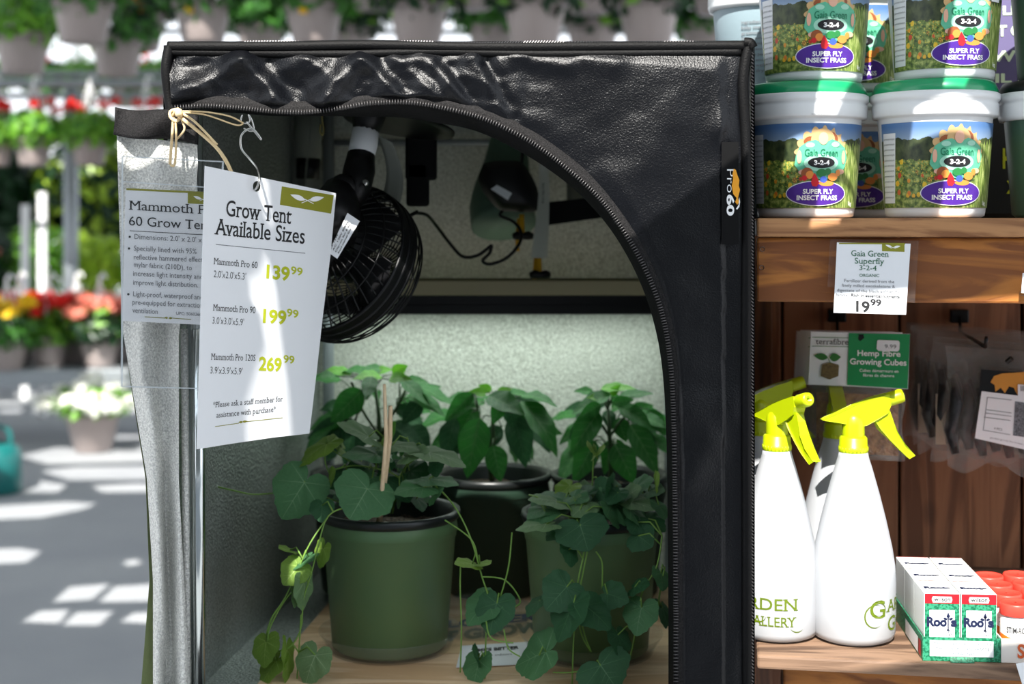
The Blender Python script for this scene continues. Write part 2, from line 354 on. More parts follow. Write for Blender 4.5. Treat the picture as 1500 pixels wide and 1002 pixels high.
def basket(name, label, pos, petals, rnd, nl=420, hang=.5, lm=0, pr=.135, fl_n=26, group='hanging flower baskets'):
    t = thing(name, label, 'plant', pos, 0, group); x, y, z = pos; k = pr / .135
    prof = [(.001, 0), (.088, 0), (.096, .01), (.126, .165), (.126, .166), (.140, .166), (.142, .192), (.134, .192), (.126, .15), (.001, .15)]
    build(MB().lathe([(r * k, h * k) for r, h in prof], 28, pos), 'pot', m_potgrey, t, True)
    f = cloud(MB(), nl, (x, y, z + .25 * k), (.24 * k, .24 * k, .15 * k), .042 * k, rnd); build(f, 'foliage', m_bgleaf[lm], t)
    f = cloud(MB(), nl // 3, (x, y, z + .27 * k), (.23 * k, .23 * k, .15 * k), .042 * k, rnd); build(f, 'foliage', m_bgleaf[(lm + 1) % 3], t)
    if petals:
        f = MB()
        for _ in range(fl_n // 4):
            a = rnd.uniform(0, 6.28); rr = rnd.uniform(.05, .2) * k
            cloud(f, 26, (x + rr * math.cos(a), y + rr * math.sin(a), z + rnd.uniform(.36, .46) * k), (.05 * k, .05 * k, .035 * k), .024 * k, rnd)
        build(f, 'flowers', petals, t)
    if hang:
        h = MB()
        for a in (.5, 2.6, 4.7): h.tube([(x + .135 * k * math.cos(a), y + .135 * k * math.sin(a), z + .18 * k), (x + .02 * math.cos(a), y, z + hang), (x, y, z + hang + .03)], .0055, 4)
        h.tube([(x, y, z + hang + .02), (x, y, z + hang + .06), (x + .02, y, z + hang + .085), (x + .04, y, z + hang + .06)], .010, 5)
        build(h, 'hanger', m_whitemetal, t)
    return t
rb = random.Random(3)
def at(px, py, D): return tuple(W(px, py, D))
row = [(33, 108, 6.5, None, 0, 'taupe hanging pot with sunlit patch at the upper left corner'), (122, 64, 6.0, None, 1, 'taupe hanging pot at the top, second from the left'),
       (172, 112, 7.0, m_red, 1, 'taupe hanging pot just left of the tent top'), (297, 64, 6.3, None, 1, 'taupe hanging pot with yellow sticker above the tent left corner'),
       (460, 66, 6.2, None, 1, 'taupe hanging pot with yellow sticker and sunlit edge above the tent'), (613, 68, 6.0, None, 2, 'taupe hanging pot above the middle of the tent'),
       (784, 68, 5.7, None, 2, 'large taupe hanging pot with white glints right of the middle'), (950, 68, 5.8, m_pink, 2, 'large taupe hanging pot right of the pink flowers'),
       (865, 20, 6.6, None, 2, 'taupe hanging pot hung high above the pink flowers'), (1052, 22, 6.4, None, 2, 'taupe hanging pot hung high beside the bucket shelf'), (690, 14, 6.6, None, 2, 'taupe hanging pot hung high, only its base in view'),
       (540, 14, 7.4, None, 1, 'small taupe hanging pot far up above the tent')]
for i, (px, py, D, pm, lm, lb) in enumerate(row):
    b = basket('hanging_basket', lb, at(px, py, D), pm, rb, 300, .42, lm, pr=.13)
    if i in (3, 4): 
        p = at(px - 20 if i == 3 else px - 16, 14, D - .125); build(MB().box(p, (.035, .004, .035)), 'price_sticker', m_sticker_y, b)
for i, (px, D, pm, lb) in enumerate([(30, 7.3, None, 'leafy'), (205, 7.4, None, 'dense'), (382, 7.6, m_salmon, 'pale'), (512, 7.8, m_pink, 'loose'), (722, 7.4, None, 'dark'), (868, 7.0, m_pink, 'pink'), (1035, 7.2, m_pink, 'right')]):
    names = {'leafy': 'green hanging basket behind the upper left corner pot', 'dense': 'dense green hanging basket beside the tent left corner', 'pale': 'hanging basket with pale pink bloom above the tent sign',
             'loose': 'hanging basket with pink flowers left of the middle pot', 'dark': 'dark leafy hanging basket above the fan', 'pink': 'hanging basket with bright pink geraniums above the tent', 'right': 'dark leafy hanging basket beside the bucket shelf'}
    basket('hanging_basket', names[lb], at(px, 90 if px > 240 else 75, D), pm, rb, 420, .5, 1 + i % 2)
for px, lb in ((-8, 'grey hanging pot of geraniums cut by the left edge'), (49, 'grey hanging pot of red geraniums, middle row at left'), (131, 'grey hanging pot of red geraniums in front of the steel post'), (214, 'grey hanging pot of geraniums half behind the silver flap')):
    basket('geranium_basket', lb, at(px, 243, 9.2), m_red, rb, 420, .5, 0, pr=.125, group='geranium baskets in the second row')
for i, (px, pm) in enumerate(((-20, None), (62, m_red), (120, m_whitef), (185, m_red), (240, None))):
    basket('hanging_basket', 'distant hanging basket between the rails, ' + ('leftmost', 'red one', 'white one', 'red one beside the tent', 'half behind the tent')[i], at(px, 158, 12.6), pm, rb, 420, .5, i % 2, pr=.15)
# rails and posts
def rail(y, px0, px1, D, r, name='trim_1'):
    return build(MB().tube([W(px0, y, D), W(px1, y + 3, D)], r, 8), name, m_steelgrey)
for i, (y, D, r) in enumerate(((108, 9.6, .022), (122, 9.4, .03), (140, 9.9, .022), (20, 9.4, .03), (45, 10.2, .02), (3, 8.0, .02))):
    o = rail(y, -260, 1150, D, r, 'trim_%d' % (i + 1)); o['kind'] = 'structure'
for i, (px, D, y0, mt, r) in enumerate(((104, 9.8, 130, m_steelgrey, .05), (700, 9.8, -40, m_steelgrey, .045), (-200, 9.8, -40, m_steelgrey, .05))):
    b = W(px, 330, D); o = build(MB().tube([(b.x, b.y, 0), (b.x, b.y, W(px, y0, D).z)], r, 10), 'steel_post', mt, smooth=True)
    tag(o, ['grey steel greenhouse post behind the red geraniums', 'grey steel greenhouse post hidden behind the tent', 'grey steel greenhouse post left of the frame'][i], 'post')
# far hedges of bedding plants on a white-edged bench
for i, (x0, lm) in enumerate(((-6.4, 1), (-5.5, 0), (-4.55, 2), (-3.6, 0), (-2.6, 1))):
    t = thing('leafy_shrub', ['leafy shrub outside the frame at far left', 'bright green shrub behind the left edge geraniums', 'dark green shrub behind the grey hanging pots', 'yellow-green shrub left of the silver flap', 'green shrub hidden behind the tent flap'][i], 'plant', (x0, 12.4, 1.0), 0, 'shrubs on the far bench')
    b_ = x0
    for lm_, n in ((2, 1000), (3 if lm == 0 else lm, 700)):
        build(cloud(MB(), int(n * 1.6), (b_, 12.4, 1.52), (.62, .38, .56), .08, rb, shell=.25), 'foliage', m_bgleaf[lm_], t)
    build(MB().tube([(b_, 12.4, 1.0), (b_, 12.4, 1.4)], .03, 6), 'stem', m_stemdark, t)
def bench(name, x0, x1, y, d, h, label, mat, th=.05):
    t = thing(name, label, 'bench', ((x0 + x1) / 2, y, 0)); build(MB().box(((x0 + x1) / 2, y, h - th / 2), (x1 - x0, d, th)), 'tabletop', mat, t, bevel=.004)
    for x in (x0 + .1, x1 - .1):
        for s in (-1, 1): build(MB().box((x, y + s * (d / 2 - .06), (h - th) / 2), (.05, .05, h - th)), 'leg', m_steelgrey, t)
    return t
bench('plant_bench', -8, -1.6, 12.4, .9, 1.0, 'far bench with a white edge below the shrubs', m_whitemetal, .06)
bench('plant_bench', -6.2, -1.9, 10.6, .8, .62, 'grey bench of mixed bedding plants in the middle distance', m_steelgrey)
bench('plant_bench', -4.4, -1.8, 8.5, .7, .42, 'low silver bench carrying the red and pink flowers', m_steelgrey, .09)
build_soil = MB()
for i in range(9):                                   # bedding plants on the middle bench
    x = -5.6 + i * .42
    t = thing('bedding_plant', 'mixed bedding plant on the middle bench, ' + ('bushy green', 'yellow bloom', 'rust red leaves', 'pale green', 'dark green', 'orange tint', 'lime green', 'tall green', 'low green')[i], 'plant', (x, 10.6, .62), 0, 'bedding plants on the middle bench')
    build(MB().lathe([(.001, 0), (.08, 0), (.1, .14), (.001, .13)], 14, (x, 10.6, .62)), 'pot', m_potgrey, t, True)
    build(cloud(MB(), 620, (x, 10.6, .62 + .33), (.29, .22, .24 + .05 * (i % 3)), .05, rb, shell=.3), 'foliage', m_bgleaf[(3, 0, 1, 3, 2, 0, 3, 0, 1)[i]], t)
    if i % 3 == 1: build(cloud(MB(), 60, (x, 10.55, .62 + .42), (.2, .18, .06), .03, rb), 'flowers', (m_yelf, m_salmon, m_yelf)[i // 3], t)
for i, (px, pm, D) in enumerate(((-40, m_yelf, 7.9), (10, m_yelf, 7.75), (28, m_red, 8.2), (72, m_red, 8.0), (112, m_salmon, 8.2), (146, m_salmon, 7.95), (190, m_whitef, 8.2), (232, m_red, 8.0))):
    lb = ('yellow flowers in a grey pot beyond the left edge', 'yellow flowers in a grey pot at the left edge of the silver bench', 'scarlet flowers in a grey pot on the silver bench', 'red flowers in a grey pot, middle of the silver bench',
          'coral pink flowers in a grey pot on the silver bench', 'pale pink flowers nearest the silver flap', 'white flowers half hidden by the silver flap', 'red flowers hidden behind the silver flap')[i]
    b = basket('flowering_plant', lb, (W(px, 330, D + .42).x, D + .42, .42), pm, rb, 260, .46, i % 3, pr=.12, fl_n=110, group='potted flowers on the silver bench')
p = fl(136, 661); t = thing('white_flowering_plant', 'white flowers in a taupe pot standing on the concrete floor', 'plant', p)
build(MB().lathe([(.001, 0), (.09, 0), (.1, .01), (.142, .19), (.15, .19), (.15, .21), (.13, .2), (.001, .19)], 28, p), 'pot', m_potgrey, t, True)
build(cloud(MB(), 420, p + Vector((0, 0, .27)), (.25, .2, .11), .038, rb, shell=.3), 'foliage', m_bgleaf[0], t)
f = MB()
for k in range(46):
    a = rb.uniform(0, 6.28); r_ = rb.uniform(.0, .28); cloud(f, 26, p + Vector((r_ * math.cos(a), r_ * .75 * math.sin(a) - .03, rb.uniform(.33, .42) - r_ * .42)), (.05, .05, .04), .03, rb)
build(f, 'flowers', m_whitef, t)
# teal watering can at the left edge
p = fl(-6, 722); t = thing('watering_can', 'teal plastic watering can on the floor at the left edge', 'watering can', p); m_teal = M('teal_plastic', (16, 98, 96), .35)
build(MB().lathe([(.001, 0), (.105, 0), (.118, .02), (.118, .17), (.105, .21), (.07, .235), (.065, .235), (.09, .2), (.1, .03), (.001, .03)], 28, p), 'body', m_teal, t, True)
build(MB().tube(smooth_pts([p + Vector(v) for v in ((.07, 0, .22), (.06, 0, .29), (0, 0, .31), (-.1, 0, .26), (-.14, 0, .16), (-.11, 0, .07))], 16), .012, 8), 'handle', m_teal, t, True)
build(MB().tube([p + Vector(v) for v in ((-.08, -.06, .06), (-.2, -.1, .2), (-.26, -.12, .3))], [.028, .018, .014], 10), 'spout', m_teal, t, True)
# white plant stakes and label posts
for px, y0, y1, D in ((62, 282, 402, 9.2), (37, 300, 420, 9.9)):
    a = W(px, y0, D); o = build(MB().box((a.x, a.y, a.z / 2 + .0), (.055, .03, a.z)), 'white_stake', m_whitemetal, bevel=.004)
    tag(o, 'white label stake standing between the benches, ' + ('nearer' if px == 62 else 'farther') + ' one', 'stake')
# ---------------------------------------------------------------- display table and grow tent
ZT = .74
t = thing('display_table', 'low display table carrying the grow tent', 'table', (-.02, 1.8, 0)); m_tblack = M('table_laminate', (40, 38, 36), .6)
build(MB().box((-.07, 1.8, ZT - .025), (.63, .72, .03)), 'tabletop', m_tblack, t, bevel=.002)
for sx_ in (-1, 1):
    for sy_ in (-1, 1): build(MB().box((-.07 + sx_ * .28, 1.8 + sy_ * .31, (ZT - .04) / 2), (.04, .04, ZT - .04)), 'leg', m_tblack, t)
tent = thing('grow_tent', 'black fabric grow tent with unzipped door and silver lining', 'tent', (-.05, 1.8, ZT - .009), 0)
YF = 1.48; YB = 2.12; XL = W(245, 0, YF).x; XR = W(1100, 0, YF).x; XBL = W(469, 0, YB).x; ZTOP = W(0, 66, YF).z; ZB = ZT - .009
folds = [(255, 148, 352, 82, 13, -.012), (352, 82, 402, 140, 12, -.011), (300, 120, 330, 150, 9, .005), (395, 95, 450, 150, 16, .010), (440, 78, 470, 100, 9, -.006), (470, 150, 528, 82, 14, -.014), (528, 82, 600, 148, 12, -.012),
         (575, 80, 640, 140, 9, -.008), (555, 95, 610, 150, 9, .008), (612, 78, 700, 165, 10, -.010), (650, 88, 700, 160, 8, .011), (690, 78, 745, 165, 10, -.009), (712, 90, 752, 172, 8, .012), (760, 80, 830, 95, 12, -.007),
         (860, 80, 900, 90, 14, -.006), (250, 90, 320, 100, 12, .006), (655, 92, 660, 120, 10, -.008), (1060, 190, 1085, 110, 14, -.010), (880, 300, 980, 180, 40, -.006), (800, 110, 870, 230, 40, .007), (960, 100, 1060, 100, 30, -.004),
         (1000, 610, 1060, 600, 26, -.006), (1010, 700, 1040, 650, 20, -.006), (1050, 420, 1080, 900, 30, .005)]
def wr(px, py):
    s = 0
    for x0, y0, x1, y1, w, a in folds:
        dx, dy = x1 - x0, y1 - y0; u = ((px - x0) * dx + (py - y0) * dy) / (dx * dx + dy * dy); u = min(1.0, max(0.0, u))
        d = math.hypot(px - x0 - dx * u, py - y0 - dy * u); s += .62 * a * math.exp(-(d / (1.25 * w)) ** 2)
    amp = .006 if px < 700 else .006 - .0052 * min(1, (px - 700) / 120)
    s += noise.noise(Vector((px / 42, py / 30, 1.7))) * amp + noise.noise(Vector((px / 15, py / 13, 5))) * amp * .22
    s -= .0065 * (1 - math.exp(-max(0, py - 76) / 13)) * (1 if px < 1060 else .3)
    return s
zc = smooth_pts([(251, 158), (300, 155), (350, 158), (400, 163), (450, 164), (500, 158), (545, 151), (600, 150), (655, 159), (712, 175), (775, 206), (830, 246), (880, 292), (918, 345), (948, 400), (970, 460), (982, 530), (987, 620), (989, 760), (990, 900), (990, 1060)], 300)
ic = smooth_pts([(262, 170), (330, 165), (400, 170), (470, 170), (530, 171), (585, 172), (640, 180), (700, 193), (765, 224), (825, 264), (868, 304), (905, 352), (936, 410), (957, 470), (970, 540), (976, 640), (978, 760), (979, 900), (979, 1060)], 300)
def outer(k):
    u = k / 300
    if u < .55: return (246 + (1098 - 246) * u / .55, 66)
    return (1098, 66 + (1060 - 66) * ((u - .55) / .45) ** 1.15)
def front(u, v):
    k = u * 300; a = zc[min(300, int(k))]; o = outer(k); tx, ty = o
    px = tx + (a.x - tx) * v; py = ty + (a.y - ty) * v; d = wr(px, py) * min(1, v * 5) * min(1, (1 - v) * 7 + .1)
    return W(px, py, YF + d)
build(MB().grid(front, 300, 44), 'front_panel', m_black, tent, True)
# woven tape, teeth and flap edge along the door curve
def norm2(c, k):
    a = c[max(0, k - 2)]; b = c[min(len(c) - 1, k + 2)]; d = (b - a).normalized(); return Vector((d.y, -d.x, 0))       # away from the door (up / right)
def strip(c, off0, off1, D0, D1, n2=3, bul=0):
    def fn(u, v):
        k = int(round(u * 300)); p = c[k] + norm2(c, k) * (off0 + (off1 - off0) * v); return W(p.x, p.y, D0 + (D1 - D0) * v - bul * math.sin(math.pi * v))
    return MB().grid(fn, 300, n2)
build(strip(zc, 16, 2, YF - .0015, YF - .006, 3, .002), 'zipper_tape', m_tape, tent, True)
build(strip(zc, 3, -3, YF - .006, YF - .006), 'zipper_tape', m_piping, tent, True)
def flapfn(u, v):
    k = int(round(u * 300)); a = zc[k]; b = ic[k]; p = a + (b - a) * v; q = norm2(zc, k)
    return W(p.x - q.x * 2 * (1 - v), p.y - q.y * 2 * (1 - v), YF - .004 + .018 * v)
build(MB().grid(flapfn, 300, 4), 'door_edge', m_piping, tent, True)
tm = MB(); acc = 0
zt = []
for k in range(300): zt += [zc[k].lerp(zc[k + 1], j / 10) for j in range(10)]
for k in range(10, len(zt) - 10):
    a, b = zt[k], zt[k + 1]; seg = (b - a).length; acc += seg
    if acc < 3.9: continue
    acc = 0; n_ = norm2(zt, k); p = W(a.x, a.y, YF - .0085); q = W(a.x + n_.x * 3.4, a.y + n_.y * 3.4, YF - .0075); r_ = W(a.x - n_.x * 3.6, a.y - n_.y * 3.6, YF - .0075)
    tm.tube([r_, p, q], .00075, 4)
build(tm, 'zipper_teeth', m_zip, tent, True, kind='stuff')
# piped seams
def hem(pts, r, name='piping', n=90):
    P = smooth_pts(pts, n); mb = MB(); mb.tube([W(p.x, p.y, p.z) for p in P], r, 8); return build(mb, name, m_piping, tent, True)
hem([(246, 68, YF), (400, 68, YF - .002), (540, 66, YF - .001), (700, 69, YF), (900, 68, YF), (1092, 67, YF)], .0055)
hem([(247, 76, YF + .001), (480, 79, YF - .001), (640, 76, YF), (800, 79, YF), (1085, 76, YF)], .0045)
hem([(1096, 66, YF), (1088, 120, YF - .002), (1092, 200, YF), (1094, 300, YF), (1093, 500, YF), (1094, 800, YF), (1094, 1060, YF)], .0058)
hem([(248, 68, YF), (243, 100, YF - .002), (247, 140, YF), (252, 175, YF)], .0055, n=30)
hem([(1090, 62, YF - .002), (1099, 63, YF - .003), (1103, 70, YF - .003)], .0052, n=12)
st = MB()
for i in range(205):                                   # overlock stitches on the roof seam and the right seam
    px = 250 + i * 4.1; st.tube([W(px, 63, YF - .003), W(px + 3, 60.6 + .8 * math.sin(i * .13), YF - .002)], .0007, 4)
for i in range(190):
    py = 76 + i * 5; st.tube([W(1101, py, YF - .003), W(1103.6, py + 3, YF - .002)], .0007, 4)
build(st, 'seam_stitches', m_zip, tent, kind='stuff')
# walls: black outside, hammered silver inside
def wall(a, b, c, d, out, nu=10, nv=14, bump_=.004, name='tent_wall'):
    a, b, c, d, out = [Vector(x) for x in (a, b, c, d, out)]
    def fn(o):
        def g(u, v):
            p = a.lerp(b, u).lerp(d.lerp(c, u), v); e = min(u, 1 - u, v, 1 - v) * 4; e = min(1, e)
            return p + out * (o + noise.noise(p * 7) * bump_ * e)
        return g
    build(MB().grid(fn(0), nu, nv), 'lining', m_mylar, build(MB().grid(fn(.004), nu, nv), name, m_black, tent, True), True)
wall((XL, YF, ZB), (XBL, YB, ZB), (XBL, YB, ZTOP), (XL, YF, ZTOP), (-1, 0, 0))
wall((XR, YF, ZB), (XR, YB, ZB), (XR, YB, ZTOP), (XR, YF, ZTOP), (1, 0, 0))
m_mylar, _k = m_mylar_lit, m_mylar; wall((XBL, YB, ZB), (XR, YB, ZB), (XR, YB, ZTOP), (XBL, YB, ZTOP), (0, 1, 0), 20, 16); m_mylar = _k
wall((XL, YF, ZTOP), (XR, YF, ZTOP), (XR, YB, ZTOP), (XBL, YB, ZTOP), (0, 0, 1))
wall((XL, YF, ZB + .004), (XR, YF, ZB + .004), (XR, YB, ZB + .004), (XBL, YB, ZB + .004), (0, 0, -1), bump_=0)
# chromed frame poles
for x, y in ((XL + .022, YF + .03), (XBL + .015, YB - .02), (XR - .015, YB - .02), (XR - .012, YF + .03)):
    build(MB().tube([(x, y, ZB + .006), (x, y, ZTOP - .01)], .0085, 14), 'frame_pole', m_chrome if y < 2 else m_steelgrey, tent, True)
build(MB().tube([(XBL, YB - .012, ZTOP - .065), (XR, YB - .012, ZTOP - .065)], .005, 8), 'frame_pole', m_steelgrey, tent, True)
# soft folds of the lining, upper left
def fold(px0, px1, y0, y1, D, amp, ph, mat=m_mylar, tap=0):
    def g(u, v):
        px = px0 + (px1 - px0) * u + tap * v * (u - .5); return W(px, y0 + (y1 - y0) * v + 4 * math.sin(u * 5), D + amp * math.sin(u * 9 + ph) * (1 - .3 * v))
    return MB().grid(g, 30, 14)
m_sleeve = M('dull_sleeve_fabric', (120, 124, 116), .7, .2, (200, .4, .002)); m_sleeveg = M('green_sleeve_fabric', (84, 110, 92), .6, .1, (150, .4, .002))
build(fold(310, 400, 160, 330, 1.92, .012, 0, m_mylar, 30), 'lining_fold', m_sleeve, tent, True)
build(fold(395, 460, 160, 300, 1.96, .01, 2, m_mylar, -30), 'lining_fold', m_sleeve, tent, True)
build(MB().tube([W(452, 160, 1.97), W(450, 232, 1.97)], .019, 18), 'vent_sleeve', m_sleeve, tent, True)
build(MB().tube([W(452, 232, 1.97), W(451, 262, 1.97)], .0165, 18), 'vent_sleeve', m_dark, tent, True)
sl = smooth_pts([(745, 190, 2.04), (742, 240, 2.04), (735, 290, 2.02), (738, 330, 2.0)], 12)
build(MB().tube([W(p.x, p.y, p.z) for p in sl], [.022 + .024 * min(1, i / 9) for i in range(13)], 22), 'vent_sleeve', m_sleeveg, tent, True)
build(fold(830, 905, 215, 300, 2.03, .012, 1), 'vent_sleeve', m_sleeve, tent, True)
build(MB().grid(lambda u, v: W(803 + 130 * u, 296 - 14 * u + (34 - 4 * u) * v, 1.98 - .006 * math.sin(3 * u)), 10, 2), 'strap', m_piping, tent, solid=.003)
build(MB().box(W(617, 215, 1.80), (.04, .012, .085)), 'strap', m_piping, tent, bevel=.004)
build(MB().box(W(612, 270, 1.80), (.029, .012, .056)), 'strap', m_piping, tent, bevel=.004)
# printed logo strip on the right of the front panel
lp = Plane(W(1060, 220, YF - .009), W(1098, 220, YF - .009), W(1060, 350, YF - .009))
flat(tent, lp, M('logo_patch', (2, 2, 3), .5, spec=.2), [[(1057, 208), (1082, 208), (1082, 358), (1057, 358)]], 0, 'logo_patch')
print_lines(tent, lp, m_white, [('Pro', (1065, 248), (1065, 282), 10, False, -.01, (1.0, 0.0)), ('60', (1065, 285), (1065, 316), 10, False, .035, (1.0, 0.0))], .001, 'logo_lettering')
flat(tent, lp, M('logo_orange', (236, 160, 30), .5), [[(1075, 247), (1078, 249), (1080, 256), (1083, 264), (1082, 272), (1084, 278), (1081, 290), (1083, 296), (1080, 300), (1077, 296), (1079, 290), (1074, 284), (1072, 272), (1074, 262), (1073, 255)]], .0012, 'logo_emblem')
flat(tent, lp, m_white, [[(1083, 289), (1084, 296), (1083, 303), (1080, 307), (1078, 306), (1082, 300), (1082.5, 292)]], .0014, 'logo_emblem')
# ---------------------------------------------------------------- silver door flap tied back at the left
def flap(u, v):
    y = 196 + (1075 - 196) * v
    xl = smooth_tab(y, [(196, 171), (480, 179), (560, 192), (700, 215), (850, 224), (1002, 224), (1075, 222)]); xr = smooth_tab(y, [(196, 289), (225, 290), (300, 284), (480, 262), (700, 262), (1075, 282)])
    px = xl + (xr - xl) * u
    return W(px, y + (1 - v) * 16 * u, 1.466 + .011 * math.sin(u * 9 + v * 4) * (.3 + v) + .006 * noise.noise(Vector((u * 5, v * 9, 2))))
def smooth_tab(y, tab):
    for (y0, a), (y1, b) in zip(tab, tab[1:]):
        if y <= y1: t_ = max(0, (y - y0) / (y1 - y0)); return a + (b - a) * t_
    return tab[-1][1]
fo = build(MB().grid(flap, 40, 120), 'door_flap', m_mylar_b, tent, True)
build(MB().grid(lambda u, v: W(169 + 122 * u - (2 * v), 157 + 11 * u + (40 + 2 * u) * v + 3 * math.sin(u * 7), 1.458 + .006 * math.sin(u * 8 + v * 2) - .004 * math.sin(v * 3)), 40, 8), 'flap_hem', m_tape, tent, True, solid=.003)
m_edge = M('green_flap_edge', (150, 164, 112), .5, .3, (200, .5, .002))
build(MB().grid(lambda u, v: W(smooth_tab(470 + 600 * v, [(470, 180), (560, 192), (700, 214), (850, 220), (1002, 208), (1075, 204)]) - 1 + (6 + 14 * v) * u, 470 + 600 * v, 1.475 + .01 * u), 4, 60), 'flap_edge', m_edge, tent, True)
build(MB().tube([W(270, 482, 1.474), W(272, 700, 1.474), W(276, 1070, 1.474)], .004, 8), 'flap_fold', m_mylar_b, tent, True)
build(MB().tube([W(290, 482, 1.474), W(291, 700, 1.474), W(292, 1070, 1.474)], .0065, 12), 'flap_fold', m_chrome, tent, True)

# ---------------------------------------------------------------- hanging signs, ties and hooks
def emblem(par, pl, cx, cy, w, mat=m_white):
    mb = MB(); k = w / 52
    flat(par, pl, mat, [leafpoly(cx - 3 * k, cy + 5 * k, cx - 24 * k, cy - 3 * k, 3.6 * k), leafpoly(cx + 3 * k, cy + 5 * k, cx + 24 * k, cy + 1 * k, 3.6 * k),
                        line(cx - 6 * k, cy + 2.4 * k, cx + 9 * k, cy + 10 * k, 1.1 * k), line(cx - 8 * k, cy + 9 * k, cx + 7 * k, cy + 3 * k, 1.1 * k)], .0007, 'printed_emblem')
D1, D2 = 1.38, 1.55
pl = Plane(W(300, 243, D1), W(492, 283, D2), W(288, 658, D1 + .01))
sg = thing('size_list_sign', 'white card listing grow tent sizes, hanging from a wire hook', 'sign', W(376, 262, 1.44))
# hole for the hook near the top edge
cx_, cy_ = 376, 273; ring = [(cx_ + 6 * math.cos(a), cy_ + 8 * math.sin(a)) for a in [k * math.pi / 6 for k in range(12)]]
outl = [(300, 243), (396, 263), (492, 283), (484, 372), (473, 460), (463, 550), (453, 635), (400, 641), (345, 649), (288, 658), (292, 520), (296, 380)]
loops = [[Vector((x, y, 0)) for x, y in outl], [Vector((x, y, 0)) for x, y in ring]]; tr = tessellate_polygon(loops); mb = MB()
mb.add([pl.ray(x, y) for x, y in outl + ring], [tuple(q) for q in tr]); build(mb, 'card', m_paper, sg, solid=.0006)
flat(sg, pl, m_olive, [[(413, 273), (489, 286), (485, 313), (410, 300)]], .00045, 'printed_banner'); emblem(sg, pl, 450, 288, 54)
U = (.05, -1.0)
print_lines(sg, pl, m_print, [('Grow Tent', (331, 316), (427, 328), 23, True, .007, U), ('Available Sizes', (314, 343), (446, 357), 23, True, .007, U),
    ('Mammoth Pro 60', (313, 387), (377, 393), 9.5, True, 0, U), ("2.0'x2.0'x5.3'", (313, 406), (360, 410), 10, False, -.008, U), ('Mammoth Pro 90', (312, 455), (374, 459), 9.5, True, 0, U), ("3.0'x3.0'x5.9'", (311, 474), (357, 477), 10, False, -.008, U),
    ('Mammoth Pro 120S', (309, 527), (374, 529), 9.5, True, 0, U), ("3.9'x3.9'x5.9'", (308, 547), (355, 549), 10, False, -.008, U), ('*Please ask a staff member for', (312, 597), (414, 588), 8, True, 0, U), ('assistance with purchase*', (317, 612), (404, 603), 8, True, 0, U)], .0005)
print_lines(sg, pl, m_lime, [('139', (390, 407), (424, 411), 19, False, .03, U), ('99', (426, 401), (443, 404), 11, False, .02, U), ('199', (385, 472), (419, 475), 19, False, .03, U), ('99', (420, 463), (437, 466), 11, False, .02, U),
    ('269', (379, 542), (412, 544), 19, False, .03, U), ('99', (415, 531), (431, 533), 11, False, .02, U)], .0005, 'price_lettering')
flat(sg, pl, m_grey_ink, [line(316, 358, 447, 371, 1.0)], .00045, 'printed_rule'); flat(sg, pl, m_olive, [line(315, 625, 350, 620, 1), line(358, 618, 414, 612, 1), leafpoly(356, 618, 349, 619, 1.6), leafpoly(355, 618, 363, 617, 1.6)], .00045, 'printed_rule')
pl2 = Plane(W(178, 230, 1.425), W(327, 238, 1.44), W(178, 565, 1.43))
s2_ = thing('details_sign', 'white description card in a clear plastic sleeve on the silver flap', 'sign', W(250, 230, 1.43))
def rect(pl, mat, x0, y0, x1, y1, name, par, lift=0, skew=.06, th=.0005):
    c = [(x0, y0), (x1, y0 + (x1 - x0) * skew), (x1 - 5, y1 + (x1 - x0) * skew), (x0 - 5, y1)]; mb = MB(); mb.quad(*[pl.ray(x, y, lift) for x, y in c]); return build(mb, name, mat, par, solid=th)
rect(pl2, m_clear, 180, 229, 328, 566, 'plastic_sleeve', s2_, .003, .05)
for ln_ in (line(179, 229, 328, 237, 2.0), line(180, 266, 326, 276, 1.6), line(178, 566, 320, 570, 2.0), [(325, 238), (328, 238), (326, 300), (323, 300)], [(178, 229), (180.5, 229), (180, 566), (177, 566)]): flat(s2_, pl2, m_white if 0 else M('sleeve_edge', (205, 212, 216), .2, alpha=.75), [ln_], .0036, 'sleeve_edge')
rect(pl2, m_paper, 184, 276, 332, 470, 'card', s2_, 0, .05)
flat(s2_, pl2, m_olive, [line(185, 277, 332, 284, 3), [(275, 281), (332, 284), (332, 301), (275, 298)]], .00045, 'printed_banner'); emblem(s2_, pl2, 297, 289, 30)
print_lines(s2_, pl2, m_print, [('Mammoth Pro', (189, 307), (322, 315), 13.5, True, 0), ('60 Grow Tent', (189, 330), (311, 337), 13.5, True, 0)], .0008)
print_lines(s2_, pl2, m_grey_ink, [("Dimensions: 2.0' x 2.0' x 5.3'", (197, 350), (312, 356), 7.5, False), ('Specially lined with 95%', (196, 367), (288, 372), 7.5), ('reflective hammered effect', (196, 380), (297, 384), 7.5), ('mylar fabric (210D), to', (196, 391), (281, 396), 7.5),
    ('increase light intensity and', (195, 404), (297, 409), 7.5), ('improve light distribution.', (195, 417), (290, 421), 7.5), ('Light-proof, waterproof and', (195, 434), (297, 439), 7.5), ('pre-equipped for extraction', (194, 446), (297, 451), 7.5), ('ventilation', (194, 458), (231, 460), 7.5), ('UPC: 50602669', (258, 461), (298, 463), 4.5)], .0008, 'small_lettering')
dots = [[(x + 1.8 * math.cos(a), y + 1.8 * math.sin(a)) for a in [k * math.pi / 4 for k in range(8)]] for x, y in ((190, 347), (189, 364), (188, 431))]
flat(s2_, pl2, m_print, dots + [line(190, 338, 318, 345, .8)], .0007, 'printed_bullets'); flat(s2_, pl2, m_olive, [line(212, 464, 242, 466, 1), leafpoly(246, 466, 241, 465, 1.5), leafpoly(247, 466, 253, 466, 1.5), line(253, 466, 280, 468, 1)], .0007, 'printed_rule')
